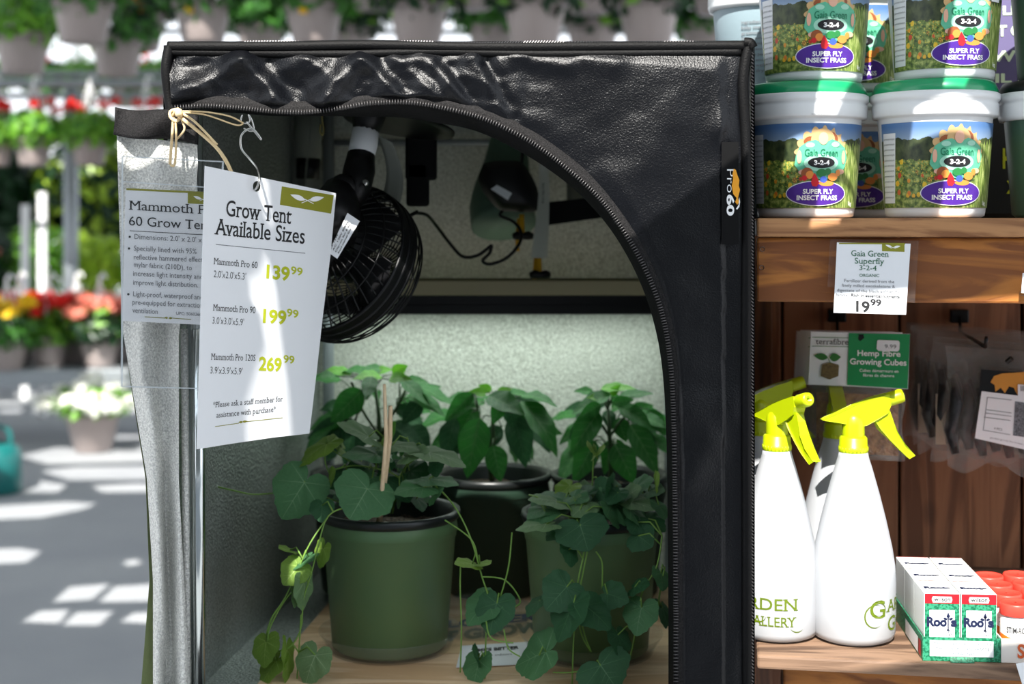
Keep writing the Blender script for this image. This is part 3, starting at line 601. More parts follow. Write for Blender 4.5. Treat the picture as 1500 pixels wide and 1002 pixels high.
def wire(name, pts, r, mat, label, cat, n=30, parent=None):
    o = build(MB().tube([W(p.x, p.y, p.z) for p in smooth_pts(pts, n)], r, 8), name, mat, parent, True, loc=None if parent else W(*pts[0]))
    if parent is None: tag(o, label, cat)
    return o
wire('wire_hook', [(361, 178, 1.45), (372, 176, 1.452), (380, 184, 1.452), (383, 205, 1.452)][:1] + [(383, 205, 1.45), (372, 190, 1.45), (362, 190, 1.45), (353, 200, 1.45), (354, 218, 1.45), (365, 232, 1.45), (376, 246, 1.445), (380, 262, 1.43), (376, 275, 1.432), (370, 279, 1.45)], .0012, m_steel, 'bent steel wire hook holding the size list card', 'hook', 50)
wire('safety_pin', [(355, 168, 1.45), (353, 178, 1.45), (360, 181, 1.45), (366, 177, 1.45), (364, 168, 1.45), (369, 176, 1.45), (372, 190, 1.45), (366, 192, 1.45), (357, 188, 1.45)], .0009, m_steel, 'small bent wire clip below the zipper beside the hook', 'clip', 40)
tie = thing('raffia_tie', 'knotted raffia cord tying the flap to the tent corner', 'cord', W(256, 165, 1.45))
for pts, r in (([(252, 172, 1.445), (258, 162, 1.44), (264, 170, 1.44), (258, 178, 1.44), (250, 172, 1.44), (250, 163, 1.442), (262, 160, 1.442)], .0018), ([(254, 172, 1.44), (252, 200, 1.44), (249, 240, 1.42)], .0016), ([(257, 174, 1.44), (258, 205, 1.438), (256, 240, 1.42), (250, 242, 1.42)], .0013),
               ([(262, 170, 1.44), (290, 192, 1.43), (316, 215, 1.42), (330, 234, 1.41), (339, 252, 1.42)], .0020), ([(262, 164, 1.44), (285, 178, 1.43), (318, 212, 1.42)], .0014), ([(266, 176, 1.44), (270, 190, 1.44), (257, 206, 1.44)], .0012),
               ([(265, 163, 1.445), (300, 164, 1.44), (335, 170, 1.44), (356, 180, 1.447)], .0009), ([(265, 165, 1.445), (300, 168, 1.44), (345, 183, 1.44), (356, 181, 1.447)], .0009)):
    build(MB().tube([W(p.x, p.y, p.z) for p in smooth_pts(pts, 16)], r, 6), 'strand', m_raffia, tie, True)
build(MB().lathe([(.001, -.004), (.0035, -.003), (.0042, 0), (.003, .004), (.001, .005)], 12, W(262, 166, 1.435)), 'knot', m_raffia, tie, True)
wire('ceiling_hook', [(472, 160, 1.7), (472, 175, 1.7), (474, 190, 1.7), (472, 198, 1.7), (469, 192, 1.7), (470, 182, 1.7)], .0014, M('brass_wire', (150, 140, 90), .4, 1), 'small brass hook hanging inside the tent roof', 'hook', 24)
# ---------------------------------------------------------------- grow lamp with its hangers
lamp = thing('grow_lamp', 'long grow light bar with beige face and black underside across the tent', 'lamp', (-.03, 2.0, W(0, 435, 1.97).z))
za, zb_, zc_ = W(0, 411, 1.97).z, W(0, 433, 1.97).z, W(0, 461, 1.97).z; xa, xb = -.262, .236
m_beige = M('beige_enamel', (196, 182, 146), .5)
build(MB().box(((xa + xb) / 2, 1.985, (za + zb_) / 2), (xb - xa, .026, za - zb_)), 'front_rail', m_beige, lamp, bevel=.002)
build(MB().tube([(xa, 1.972, za + .0016), (xb, 1.972, za + .0016)], .0016, 8), 'rail_edge', M('olive_edge', (90, 84, 50), .5), lamp)
mb = MB().box(((xa + xb) / 2, 2.012, (zb_ + zc_ + .013) / 2), (xb - xa, .072, zb_ - zc_ - .013)); mb.box(((xa + xb) / 2, 1.978, zc_ + .007), (xb - xa, .004, .0139)); mb.box(((xa + xb) / 2, 2.046, zc_ + .0095), (xb - xa, .004, .009)); build(mb, 'housing', m_dark, lamp)
build(MB().box(((xa + xb) / 2, 2.01, zc_ + .0118), (xb - xa - .02, .052, .001)), 'lamp_tube', M('grow_light_glow', (230, 255, 240), .5, emit=((240, 255, 248), 8.0)), lamp)
build(MB().box(((xa + xb) / 2, 2.02, zb_ + .0012), (xb - xa - .04, .03, .001)), 'added_glow_strip', M('added_strip_glow', (255, 244, 220), .5, emit=((255, 248, 232), .85)), lamp)  # hidden glowing strip added to brighten the upper inside of the tent
for i, (px, y0) in enumerate(((766, 318), (791, 375))):
    t = thing('rope_ratchet', ['yellow rope ratchet half behind the paper strap', 'yellow rope ratchet below the paper strap'][i], 'rope hanger', W(px, y0, 1.94)); d = 1.94
    build(MB().tube([W(px - 2, y0 - 4, d), W(px - 1, y0 + 18, d), W(px, y0 + 32, d)], .0035, 8), 'rope', m_yellow, t, True)
    build(MB().tube([W(px - 6, y0 + 2, d + .004), W(px - 8, y0 + 30, d + .004), W(px - 8, y0 + (50 if i == 0 else 34), d + .004)], .0028, 8), 'rope', m_yellow, t, True)
    yy = y0 + 28
    build(MB().tube([W(px - 14, yy, d - .006), W(px - 8, yy - 1, d - .008), W(px, yy, d - .008), W(px + 8, yy - 1, d - .008), W(px + 14, yy, d - .006)], [.0045, .0062, .0045, .0062, .0045], 10), 'pulley', m_dark, t, True)
t = thing('paper_strap', 'long curled pale paper strap hanging beside the black pouch', 'tag', W(793, 235, 1.92))
build(MB().grid(lambda u, v: W(787 + 12 * u + (-8 * v * v * v if u < .5 else 6 * v) + 3 * math.sin(v * 4), 190 + (188) * v, 1.92 + .01 * math.sin(v * 5)), 2, 20), 'strap', M('dull_paper', (190, 192, 180), .7), t, solid=.0006)
ppl = Plane(W(790, 260, 1.915), W(800, 260, 1.915), W(790, 330, 1.915))
print_lines(t, ppl, m_print, [('fabric filter strap', (794, 268), (794, 298), 4, False, 0, (1, 0))], .0005)
# black pouch (filter) with white label
t = thing('fan_speed_pouch', 'black rounded pouch with white label hanging in front of green sleeve', 'pouch', W(745, 240, 1.93))
pp = [(708, 240), (722, 236), (745, 235), (764, 238), (778, 256), (788, 280), (789, 304), (778, 311), (750, 310), (732, 308), (716, 292), (704, 274), (701, 258)]
mb = MB(); c_ = W(745, 272, 1.915)
def blob(pts, D, th, n=5):
    mb = MB(); P = smooth_pts(pts + [pts[0]], 40)[:-1]; cx = sum(p.x for p in P) / 40; cy = sum(p.y for p in P) / 40
    for s, sg_ in ((-1, 1), (1, -1)):
        o = len(mb.v)
        for k in range(n + 1):
            f = k / n; h = math.sqrt(max(0, 1 - f ** 2.6)) * th * s
            for p in P: mb.v.append(W(cx + (p.x - cx) * f, cy + (p.y - cy) * f, D + h))
        for k in range(n):
            for j in range(40):
                q = o + k * 40; j2 = (j + 1) % 40; fc = (q + j, q + j2, q + 40 + j2, q + 40 + j); mb.f.append(fc if sg_ > 0 else fc[::-1])
    return mb
build(blob(pp, 1.93, .022), 'pouch_body', m_dark, t, True)
build(MB().tube([W(764, 240, 1.93), W(766, 215, 1.94), W(767, 190, 1.95)], .0025, 6), 'hanging_loop', m_dark, t)
lp2 = Plane(W(718, 275, 1.905), W(750, 285, 1.905), W(724, 262, 1.907))
mb = MB(); q = [lp2.ray(x, y, .001) for x, y in ((728, 271), (750, 283), (744, 293), (719, 277))]; mb.quad(*q); build(mb, 'label_tag', m_paper, t, solid=.0008)
wire('power_cord', [(608, 312, 1.80), (625, 315, 1.82), (640, 332, 1.86), (660, 358, 1.88), (678, 376, 1.88), (700, 374, 1.88), (718, 361, 1.88), (720, 359, 1.88), (717, 371, 1.88), (707, 382, 1.88), (718, 387, 1.88), (742, 378, 1.88), (760, 358, 1.88), (763, 340, 1.89), (752, 325, 1.9), (733, 316, 1.9), (736, 309, 1.905)], .0022, m_dark, 'thin black cord looping from the fan to the black pouch', 'cord', 90)
# dark round brim (vent flange) above
t = thing('vent_flange', 'black disc shaped flange hanging under the tent roof above the fan', 'vent', W(590, 185, 1.72))
mb = MB(); up_ = Matrix.Rotation(math.radians(9), 3, 'Y') @ Matrix.Rotation(math.radians(-8), 3, 'X')
mb.lathe([(.001, .012), (.04, .012), (.055, .004), (.068, -.001), (.068, -.004), (.05, -.003), (.001, -.003)], 40, W(585, 180, 1.72), up_.to_4x4()); build(mb, 'flange', m_dark, t, True)
build(MB().lathe([(.035, 0), (.035, .05), (.03, .05), (.03, 0)], 30, W(578, 178, 1.72) + Vector((0, 0, .005))), 'collar', m_dark, t, True)
# ---------------------------------------------------------------- clip fan
fc = W(503, 384, 1.69); ax = Vector((.50, .73, -.45)).normalized()
fan = thing('clip_fan', 'black caged clip fan hanging behind the size list card', 'fan', fc)
rot = ax.to_track_quat('Z', 'Y').to_matrix()
FA = lambda x, y, z: fc + rot @ Vector((x, y, z))
RF = .094
mb = MB()
for zz, rr in ((0, .0034), (.012, .003), (-.012, .0026)): mb.tube([FA(RF * math.cos(a), RF * math.sin(a), zz) for a in [k * math.pi / 36 for k in range(73)]], rr, 8, False)
mb.grid(lambda u, v: FA((RF + .002) * math.cos(u * 6.2832), (RF + .002) * math.sin(u * 6.2832), -.012 + .026 * v), 72, 2)
build(mb, 'cage_rim', m_dark, fan, True)
mb = MB()
for k in range(44):
    a = k * 2 * math.pi / 44
    mb.tube([FA((.036 + (RF - .036) * s) * math.cos(a + .25 * s), (.036 + (RF - .036) * s) * math.sin(a + .25 * s), -.012 - .036 * math.cos(s * 1.45)) for s in (0, .2, .4, .6, .8, .93, 1)], .0011, 5)
for rr, zz in ((.062, -.044), (.082, -.034)): mb.tube([FA(rr * math.cos(a), rr * math.sin(a), zz) for a in [k * math.pi / 30 for k in range(61)]], .0011, 5, False)
build(mb, 'rear_grille', m_dark, fan, True)
mb = MB()
for k in range(60):
    a = k * 2 * math.pi / 60
    mb.tube([FA((RF + .001 - (RF - .02) * s) * math.cos(a - .3 * s), (RF + .001 - (RF - .02) * s) * math.sin(a - .3 * s), .012 + .04 * math.sin(min(1, s * 1.6) * 1.5)) for s in (0, .08, .2, .35, .6, 1)], .00105, 4)
for rr, zz in ((.0945, .020), (.0925, .027), (.089, .035), (.084, .042), (.077, .047), (.066, .051), (.05, .053), (.034, .053)): mb.tube([FA(rr * math.cos(a), rr * math.sin(a), zz) for a in [k * math.pi / 30 for k in range(61)]], .001, 4, False)
build(mb, 'front_grille', m_dark, fan, True)
build(MB().lathe([(.001, -.085), (.024, -.083), (.034, -.072), (.038, -.05), (.038, -.03), (.02, -.02), (.001, -.02)], 32, fc, rot.to_4x4()), 'motor_housing', m_dark, fan, True)
build(MB().lathe([(.001, .02), (.018, .02), (.02, -.02), (.001, -.02)], 24, fc, rot.to_4x4()), 'fan_hub', m_dark, fan, True)
for k in range(4):
    a0 = k * math.pi / 2
    build(MB().grid(lambda u, v: FA((.018 + .066 * u) * math.cos(a0 + v * 1.0 * (1 - .15 * u)), (.018 + .066 * u) * math.sin(a0 + v * 1.0 * (1 - .15 * u)), -.014 + .028 * v), 8, 8), 'fan_blade', M('fan_blade', (26, 26, 28), .3) if k == 0 else bpy.data.materials['fan_blade'], fan, True)
# sticker on the motor housing
sp = Plane(W(507, 313, 1.58), W(526, 325, 1.585), W(484, 370, 1.57)); q = [sp.ray(*p) for p in ((509, 312), (527, 324), (494, 379), (481, 370))]
build(MB().quad(*q), 'rating_sticker', m_paper, fan, solid=.0006)
print_lines(fan, sp, m_print, [(s, (483 + 26 * a + k * 3.6, 369 - 52 * a + k * 2.6), (483 + 26 * b + k * 3.6, 369 - 52 * b + k * 2.6), 2.2, False, .02, (-.82, -.57)) for k, (s, a, b) in enumerate((('CE 12W', .05, .5), ('AC 120V 60Hz', .08, .9), ('Clip-on fan 6 in', .08, .86), ('Read manual first', .1, .8)))], .0009)
# arm: clip, collar sticker, knuckle, screw
am = MB().tube([W(541, 150, 1.68), W(540, 172, 1.68), W(536, 192, 1.68)], [.022, .020, .016], 14); build(am, 'clamp', m_dark, fan, True)
build(MB().tube([W(537, 185, 1.68), W(533, 210, 1.675), W(527, 236, 1.67)], [.0155, .0165, .0155], 16), 'collar_sticker', m_paper, fan, True)
build(MB().tube([W(529, 226, 1.672), W(526, 250, 1.665), W(520, 280, 1.655), W(515, 296, 1.65)], [.0163, .019, .018, .012], 16), 'arm', m_dark, fan, True)
build(MB().lathe([(.001, -.018), (.014, -.018), (.017, -.012), (.017, .012), (.014, .018), (.001, .018)], 20, W(505, 276, 1.655), Matrix.Rotation(math.pi / 2, 4, 'X')), 'knuckle', m_dark, fan, True)
build(MB().lathe([(.001, -.002), (.0035, -.002), (.0042, 0), (.001, .001)], 16, W(535, 268, 1.632), Matrix.Rotation(math.pi / 2, 4, 'X')), 'screw', m_steel, fan, True)
build(MB().tube([W(497, 280, 1.655), W(490, 310, 1.62), W(486, 345, 1.60)], [.02, .03, .028], 14), 'neck', m_dark, fan, True)
build(MB().tube([FA(.088, -.03, 0), W(612, 310, 1.76), W(608, 312, 1.80)], .0025, 6), 'cable', m_dark, fan, True)
t = thing('curled_tag', 'grey paper tag curling down from the fan clamp', 'tag', W(560, 200, 1.70))
build(MB().grid(lambda u, v: W(552 + (22 + 10 * v) * u * (1 - .2 * v) + 14 * math.sin(v * 2.6), 197 + 12 * u + 92 * v, 1.70 + .02 * math.sin(v * 3)), 4, 18), 'tag_strip', M('grey_paper', (132, 136, 128), .7), t, True, solid=.0006)

# ---------------------------------------------------------------- plants in pots
ZS = ZT
bd = thing('wooden_board', 'pale plywood board lying on the tent floor under the pots', 'board', (0, 1.8, ZT - .0045))
cpts = [W(372, 1010, .51 / 680 * F * .999)]
b0 = W(352, 1030, (EYE - ZS) * F / 700); b1 = W(500, 862, (EYE - ZS) * F / 532)
mb = MB(); P = [(b0.x, b0.y), (.242, b0.y), (.242, 2.06), (b1.x + .04, 2.06), (b1.x, b1.y)]
mb.add([(x, y, ZS - .0045) for x, y in P] + [(x, y, ZS) for x, y in P], [(4, 3, 2, 1, 0), (5, 6, 7, 8, 9)] + [(i, (i + 1) % 5, 5 + (i + 1) % 5, 5 + i) for i in range(5)])
m_ply = wood('plywood', (238, 204, 166), (212, 172, 130), 'x', 3, .55); build(mb, 'plywood_sheet', m_ply, bd)
# printed cardboard insert under the pots
ins = thing('printed_insert', 'printed cardboard insert lying between the clear saucers', 'leaflet', W(715, 930, (EYE - ZS) * F / 600))
zi = ZS + .0006; gpl = Plane(Vector((0, 1.7, zi)), Vector((.1, 1.7, zi)), Vector((0, 1.8, zi))); gpl.n = Vector((0, 0, 1))
ipq = [gpl.ray(x, y) for x, y in ((640, 905), (822, 892), (850, 952), (640, 958))]; build(MB().quad(*ipq), 'insert_sheet', wood('kraft', (214, 182, 138), (200, 166, 124), 'x', 5, .6), ins, solid=.0004)
print_lines(ins, gpl, M('navy_print', (24, 38, 84), .6), [('FLOWER', (636, 921), (790, 908), 10, False, .05, (0, -1))], .0008)
print_lines(ins, gpl, M('moss_print', (60, 70, 26), .6), [('IT GROWS', (640, 940), (812, 922), 13, False, .06, (0, -1))], .0008, 'big_lettering')
q = [gpl.ray(x, y, .001) for x, y in ((676, 946), (775, 940), (788, 972), (668, 978))]; build(MB().quad(*q), 'instruction_panel', m_paper, ins, solid=.0003)
print_lines(ins, gpl, m_print, [("TIME'S BETTER", (690, 955), (760, 950), 4, False, .04, (0, -1)), ('plant care indoors', (690, 963), (750, 959), 3, False, 0, (0, -1))], .0018, 'small_lettering')

def pot(par, c, rt, rb_, h, mat, rim=m_potrim):
    p = [(.001, 0), (rb_ - .004, 0), (rb_, .004), (rb_ + (rt - rb_) * .80, h * .80), (rb_ + (rt - rb_) * .80 + .0012, h * .805), (rb_ + (rt - rb_) * .84 + .0012, h * .845), (rb_ + (rt - rb_) * .84 + .003, h * .852), (rt - .0015, h * .93)]
    build(MB().lathe(p, 48, c), 'pot', mat, par, True)
    build(MB().lathe([(rt - .0025, h * .925), (rt + .002, h * .94), (rt + .004, h * .97), (rt + .003, h), (rt - .002, h), (rt - .006, h * .96), (rt - .012, h * .6)], 48, c), 'rim', rim, par, True)
    mb = MB(); n = 30
    def g(u, v):
        r_ = rt * .93 * u; a = v * 2 * math.pi; return (c[0] + r_ * math.cos(a), c[1] + r_ * math.sin(a), c[2] + h * .86 + .006 * noise.noise(Vector((r_ * math.cos(a) * 60, r_ * math.sin(a) * 60, c[0]))))
    build(mb.grid(g, 8, 36), 'soil', m_soil, par)
_lm = {}
def leafmesh(kind, var, mk):
    k = (kind, var, mk)
    if k in _lm: return _lm[k]
    r_ = random.Random(hash((kind, var)) % 1000 if 0 else (ord(kind[0]) * 7 + var * 13)); fold = r_.uniform(.10, .32); droop = r_.uniform(.05, .3); wav = r_.uniform(-.06, .06); mb = MB(); nb = 0
    if kind == 'pepper':
        def hw(t): return .29 * (math.sin(math.pi * min(1, t ** .78)) ** .85 if 0 < t < 1 else 0) * (1 - .25 * t) + .002
        def zf(x, y): return fold * abs(x) - droop * y * y + .03 * math.sin(y * 17 + var) * abs(x) * 3 + wav * math.sin(3 * y)
        mb.grid(lambda u, v: ((lambda x, y: (x, y, zf(x, y)))(hw(v) * (2 * u - 1), v)), 6, 12); nb = len(mb.f)
        veins = [((0, 0), (0, .98), .012)] + [((0, .12 + .15 * i), (s * hw(min(.95, .3 + .15 * i)) * .86, .30 + .15 * i), .006) for i in range(5) for s in (-1, 1)]
    else:
        lob = [(0, 1), (18, .87), (36, .76), (52, .76), (66, .75), (84, .64), (100, .64), (120, .60), (140, .52), (160, .36), (180, .10)]
        def rad(ph):
            a = abs(math.degrees(ph));
            for (a0, r0), (a1, r1) in zip(lob, lob[1:]):
                if a <= a1: return (r0 + (r1 - r0) * (a - a0) / (a1 - a0)) * (1 + .025 * math.sin(a * 1.1))
            return .1
        def zf(x, y): ph = math.atan2(x, y); r2 = math.hypot(x, y); return -droop * r2 * r2 + fold * .5 * abs(x) + .035 * r2 * math.cos(ph * 7) + wav * y
        def g(u, v): ph = (v * 2 - 1) * math.pi; r2 = rad(ph) * max(u, .001); x, y = r2 * math.sin(ph), r2 * math.cos(ph); return (x, y, zf(x, y))
        mb.grid(g, 4, 44); nb = len(mb.f)
        veins = [((0, 0), (0, .95), .013)] + [((0, 0), (s * .62 * math.sin(a), .62 * math.cos(a)), .009) for a in (1.1, 2.0) for s in (-1, 1)] + [((0, .3 + .2 * i), (s * .22, .5 + .17 * i), .006) for i in range(2) for s in (-1, 1)]
    for (x0, y0), (x1, y1), w in veins:
        dx, dy = x1 - x0, y1 - y0; l = math.hypot(dx, dy); nx, ny = -dy / l * w, dx / l * w
        def vg(u, v):
            x = x0 + dx * v + nx * (2 * u - 1) * (1 - .7 * v); y = y0 + dy * v + ny * (2 * u - 1) * (1 - .7 * v); return (x, y, zf(x, y) + .006)
        mb.grid(vg, 1, 6)
    me = mb.mesh('leaf', smooth=True); me.materials.append(m_leafs[mk]); me.materials.append(m_vein[mk])
    idx = [0] * nb + [1] * (len(mb.f) - nb); me.polygons.foreach_set('material_index', idx); _lm[k] = me; return me
m_vein = {k: M('leaf_vein_' + k, c, .5, transl=.2) for k, c in (('p', (96, 150, 84)), ('q', (150, 196, 90)), ('c', (112, 152, 108)), ('d', (74, 118, 76)), ('y', (160, 184, 98)), ('w', (158, 180, 140)))}
rl = random.Random(11)
EYEV = Vector((0, 0, EYE))
def leaf(par, kind, mk, B, T, wpx, flip=1):
    y = T - B; Ln = y.length; y.normalize(); c = (EYEV - (B + T) / 2); D = c.length; c.normalize(); side = y.cross(c)
    if side.length < .05: side = Vector((1, 0, 0))
    side.normalize(); n0 = side.cross(y).normalized(); A = .56 if kind == 'pepper' else 1.25; ratio = (wpx / F * D) / (A * Ln); kx = 1
    if ratio >= 1: kx = ratio; ang = .15
    else: ang = min(1.3, math.acos(ratio))
    best = max((Matrix.Rotation(s * ang, 3, y) @ n0 for s in (1, -1)), key=lambda v: v.z * flip); n = best; sd = y.cross(n).normalized()
    m = Matrix((sd * Ln * kx, y * Ln, n * Ln)).transposed().to_4x4(); rt = root_of(par).location
    o = bpy.data.objects.new('leaf', leafmesh(kind, rl.randrange(5), mk)); COL.objects.link(o); o.parent = par; m.translation = B - rt; o.matrix_local = m
    return o
def plant(par, kind, node, D, specs, nodes, stem_r=.0008, stemmat=m_stem, xn=[]):
    mb = MB(); nodes = nodes + xn
    for sp_ in specs:
        bx, by, tx, ty, w, mk = sp_[:6]; dd = sp_[6] if len(sp_) > 6 else 0; dt = sp_[7] if len(sp_) > 7 else -.015
        B = W(bx, by, D + dd); T = W(tx, ty, D + dd + dt); leaf(par, kind, mk, B, T, w)
        nd = min([q for q in nodes if (q - B).length > .004] or nodes, key=lambda q: (q - B).length); mid = (nd + B) / 2 + Vector((0, 0, .008)); mb.tube([nd, mid, B], [stem_r * 1.3, stem_r * 1.1, stem_r], 5)
    return build(mb, 'petioles', stemmat, par, True)
def fill(kind, cx, cy, rx, ry, n, mks, D, l=(35, 60), wf=(.25, .6), dd=(0, .1)):
    out = []
    for _ in range(n):
        a = rl.uniform(0, 6.28); r_ = rl.uniform(.3, 1) ** .6; bx = cx + rx * r_ * math.cos(a) * .7; by = cy + ry * r_ * math.sin(a) * .7; b = a + rl.uniform(-.6, .6); le = rl.uniform(*l)
        tx = bx + le * math.cos(b); ty = by + le * (math.sin(b) * .6 + .35); out.append((bx, by, tx, ty, le * rl.uniform(*wf), rl.choice(mks), rl.uniform(*dd), rl.uniform(-.04, .03)))
    return out
def potted(label, c, rt, rb_, h, mat, name='potted_plant', group=None):
    t = thing(name, label, 'plant', c, 0, group); pot(t, c, rt, rb_, h, mat); return t
def onfloor(px, D, z=ZS): p = W(px, 0, D); return Vector((p.x, D, z))
def saucer(px, D, label, r=.083):
    c = onfloor(px, D, ZS + .0012); o = build(MB().lathe([(.001, .0005), (r * .88, .0005), (r * .95, .012), (r * 1.03, .022), (r * 1.03, .0235), (r * .94, .0125), (r * .86, .0022), (.001, .002)], 48, c), 'saucer', m_saucer, None, True, loc=c)
    return tag(o, label, 'saucer')
m_saucer = M('clear_saucer', (150, 156, 150), .1, alpha=.16, spec=1)
saucer(571, 1.715, 'clear plastic saucer under the front left green pot'); saucer(866, 1.70, 'clear plastic saucer under the front right green pot')
saucer(700, 1.80, 'empty clear saucer between the two front pots', .07)
# pepper plants at the back
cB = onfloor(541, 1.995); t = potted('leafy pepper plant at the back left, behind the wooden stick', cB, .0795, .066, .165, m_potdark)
D = 1.97; nd = [W(560, 640, D), W(555, 600, D), W(548, 570, D), W(585, 590, D), W(530, 600, D)]
mb = MB(); mb.tube([(cB.x, cB.y, cB.z + .14), W(556, 660, D), W(555, 610, D), W(550, 565, D)], [.004, .0035, .003, .002], 8); mb.tube([W(556, 640, D), W(585, 590, D), W(600, 560, D)], .002, 6); mb.tube([W(556, 640, D), W(530, 600, D), W(515, 560, D)], .002, 6); build(mb, 'stem', m_stemdark, t, True)
plant(t, 'pepper', None, D, [(531, 571, 483, 616, 42, 'p', -.02), (541, 549, 494, 536, 16, 'p', 0, .03), (575, 548, 592, 537, 22, 'q'), (544, 552, 538, 574, 26, 'p', -.03, -.04), (585, 554, 635, 582, 20, 'p', -.02), (606, 564, 674, 578, 14, 'p'), (595, 579, 655, 602, 22, 'p', .01),
    (617, 588, 589, 619, 28, 'd'), (491, 551, 462, 549, 12, 'p'), (500, 556, 455, 545, 16, 'p', .04), (515, 548, 470, 541, 14, 'q', .02), (560, 540, 530, 537, 14, 'p', .03), (505, 620, 450, 640, 34, 'd', .03), (520, 615, 485, 648, 30, 'd', .03), (600, 625, 630, 660, 36, 'd', .02), (575, 620, 612, 652, 34, 'd', .03),
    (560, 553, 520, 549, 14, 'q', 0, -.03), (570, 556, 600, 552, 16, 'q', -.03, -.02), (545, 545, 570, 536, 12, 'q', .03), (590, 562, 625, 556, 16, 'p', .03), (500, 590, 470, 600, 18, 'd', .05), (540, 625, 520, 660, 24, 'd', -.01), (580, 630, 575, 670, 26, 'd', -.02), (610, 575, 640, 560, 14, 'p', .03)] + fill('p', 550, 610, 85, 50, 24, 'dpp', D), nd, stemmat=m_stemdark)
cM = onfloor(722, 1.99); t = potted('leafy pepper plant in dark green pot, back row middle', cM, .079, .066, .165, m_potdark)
D = 1.96; nd = [W(722, 650, D), W(720, 610, D), W(722, 590, D), W(745, 600, D), W(700, 600, D)]
mb = MB(); mb.tube([(cM.x, cM.y, cM.z + .14), W(718, 680, D), W(722, 640, D), W(722, 585, D)], [.004, .0035, .003, .002], 8); build(mb, 'stem', m_stemdark, t, True)
plant(t, 'pepper', None, D, [(703, 612, 681, 698, 50, 'p', -.03, -.02), (668, 612, 648, 678, 30, 'd'), (722, 652, 735, 704, 36, 'p', -.03), (752, 607, 772, 684, 44, 'd'), (762, 588, 826, 662, 36, 'p', -.02), (764, 580, 818, 588, 14, 'p'), (715, 580, 762, 592, 30, 'p', -.03, -.05), (694, 577, 650, 612, 30, 'p', -.02),
    (712, 576, 690, 572, 14, 'q'), (728, 575, 745, 568, 12, 'q'), (735, 590, 722, 618, 24, 'p', -.04), (745, 592, 752, 625, 26, 'd', -.02), (750, 600, 790, 630, 34, 'p', .01), (700, 590, 665, 640, 32, 'p', .02), (770, 612, 810, 660, 30, 'd', .03), (735, 625, 700, 660, 30, 'd', .02), (690, 580, 655, 580, 16, 'p', .04), (720, 572, 705, 565, 14, 'q', .02), (738, 578, 775, 572, 16, 'p', .04)] + fill('p', 725, 615, 80, 52, 24, 'dpp', D, dd=(.02, .09)), nd, stemmat=m_stemdark)
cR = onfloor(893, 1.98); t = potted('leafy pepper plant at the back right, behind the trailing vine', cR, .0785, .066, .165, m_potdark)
D = 1.95; nd = [W(895, 660, D), W(892, 620, D), W(890, 600, D), W(915, 610, D), W(870, 610, D)]
mb = MB(); mb.tube([(cR.x, cR.y, cR.z + .14), W(895, 690, D), W(893, 640, D), W(890, 585, D)], [.004, .0035, .003, .002], 8); mb.tube([W(893, 640, D), W(910, 615, D), W(930, 600, D)], .002, 6); mb.tube([W(893, 640, D), W(875, 612, D)], .002, 6); build(mb, 'stem', m_stemdark, t, True)
plant(t, 'pepper', None, D, [(878, 603, 834, 664, 40, 'p', -.02), (872, 645, 838, 706, 38, 'p', -.02), (900, 650, 930, 708, 42, 'p', -.03), (906, 597, 957, 622, 26, 'p'), (922, 622, 974, 688, 38, 'p'), (895, 577, 836, 594, 22, 'p', -.01), (880, 570, 926, 557, 13, 'q'), (906, 582, 951, 565, 14, 'p'), (950, 600, 976, 636, 26, 'p', .03),
    (885, 585, 862, 580, 12, 'q'), (895, 578, 905, 566, 14, 'q'), (898, 590, 925, 585, 18, 'p', -.03), (880, 592, 850, 610, 22, 'p', -.03), (890, 600, 895, 630, 22, 'd', .03), (905, 612, 918, 645, 28, 'p', .01), (868, 612, 835, 640, 30, 'd', .04), (930, 630, 965, 665, 30, 'd', .05), (870, 575, 845, 568, 12, 'p', .04), (915, 575, 940, 578, 14, 'p', .04)] + fill('p', 895, 625, 80, 52, 24, 'dpp', D, dd=(.02, .09)), nd, stemmat=m_stemdark)
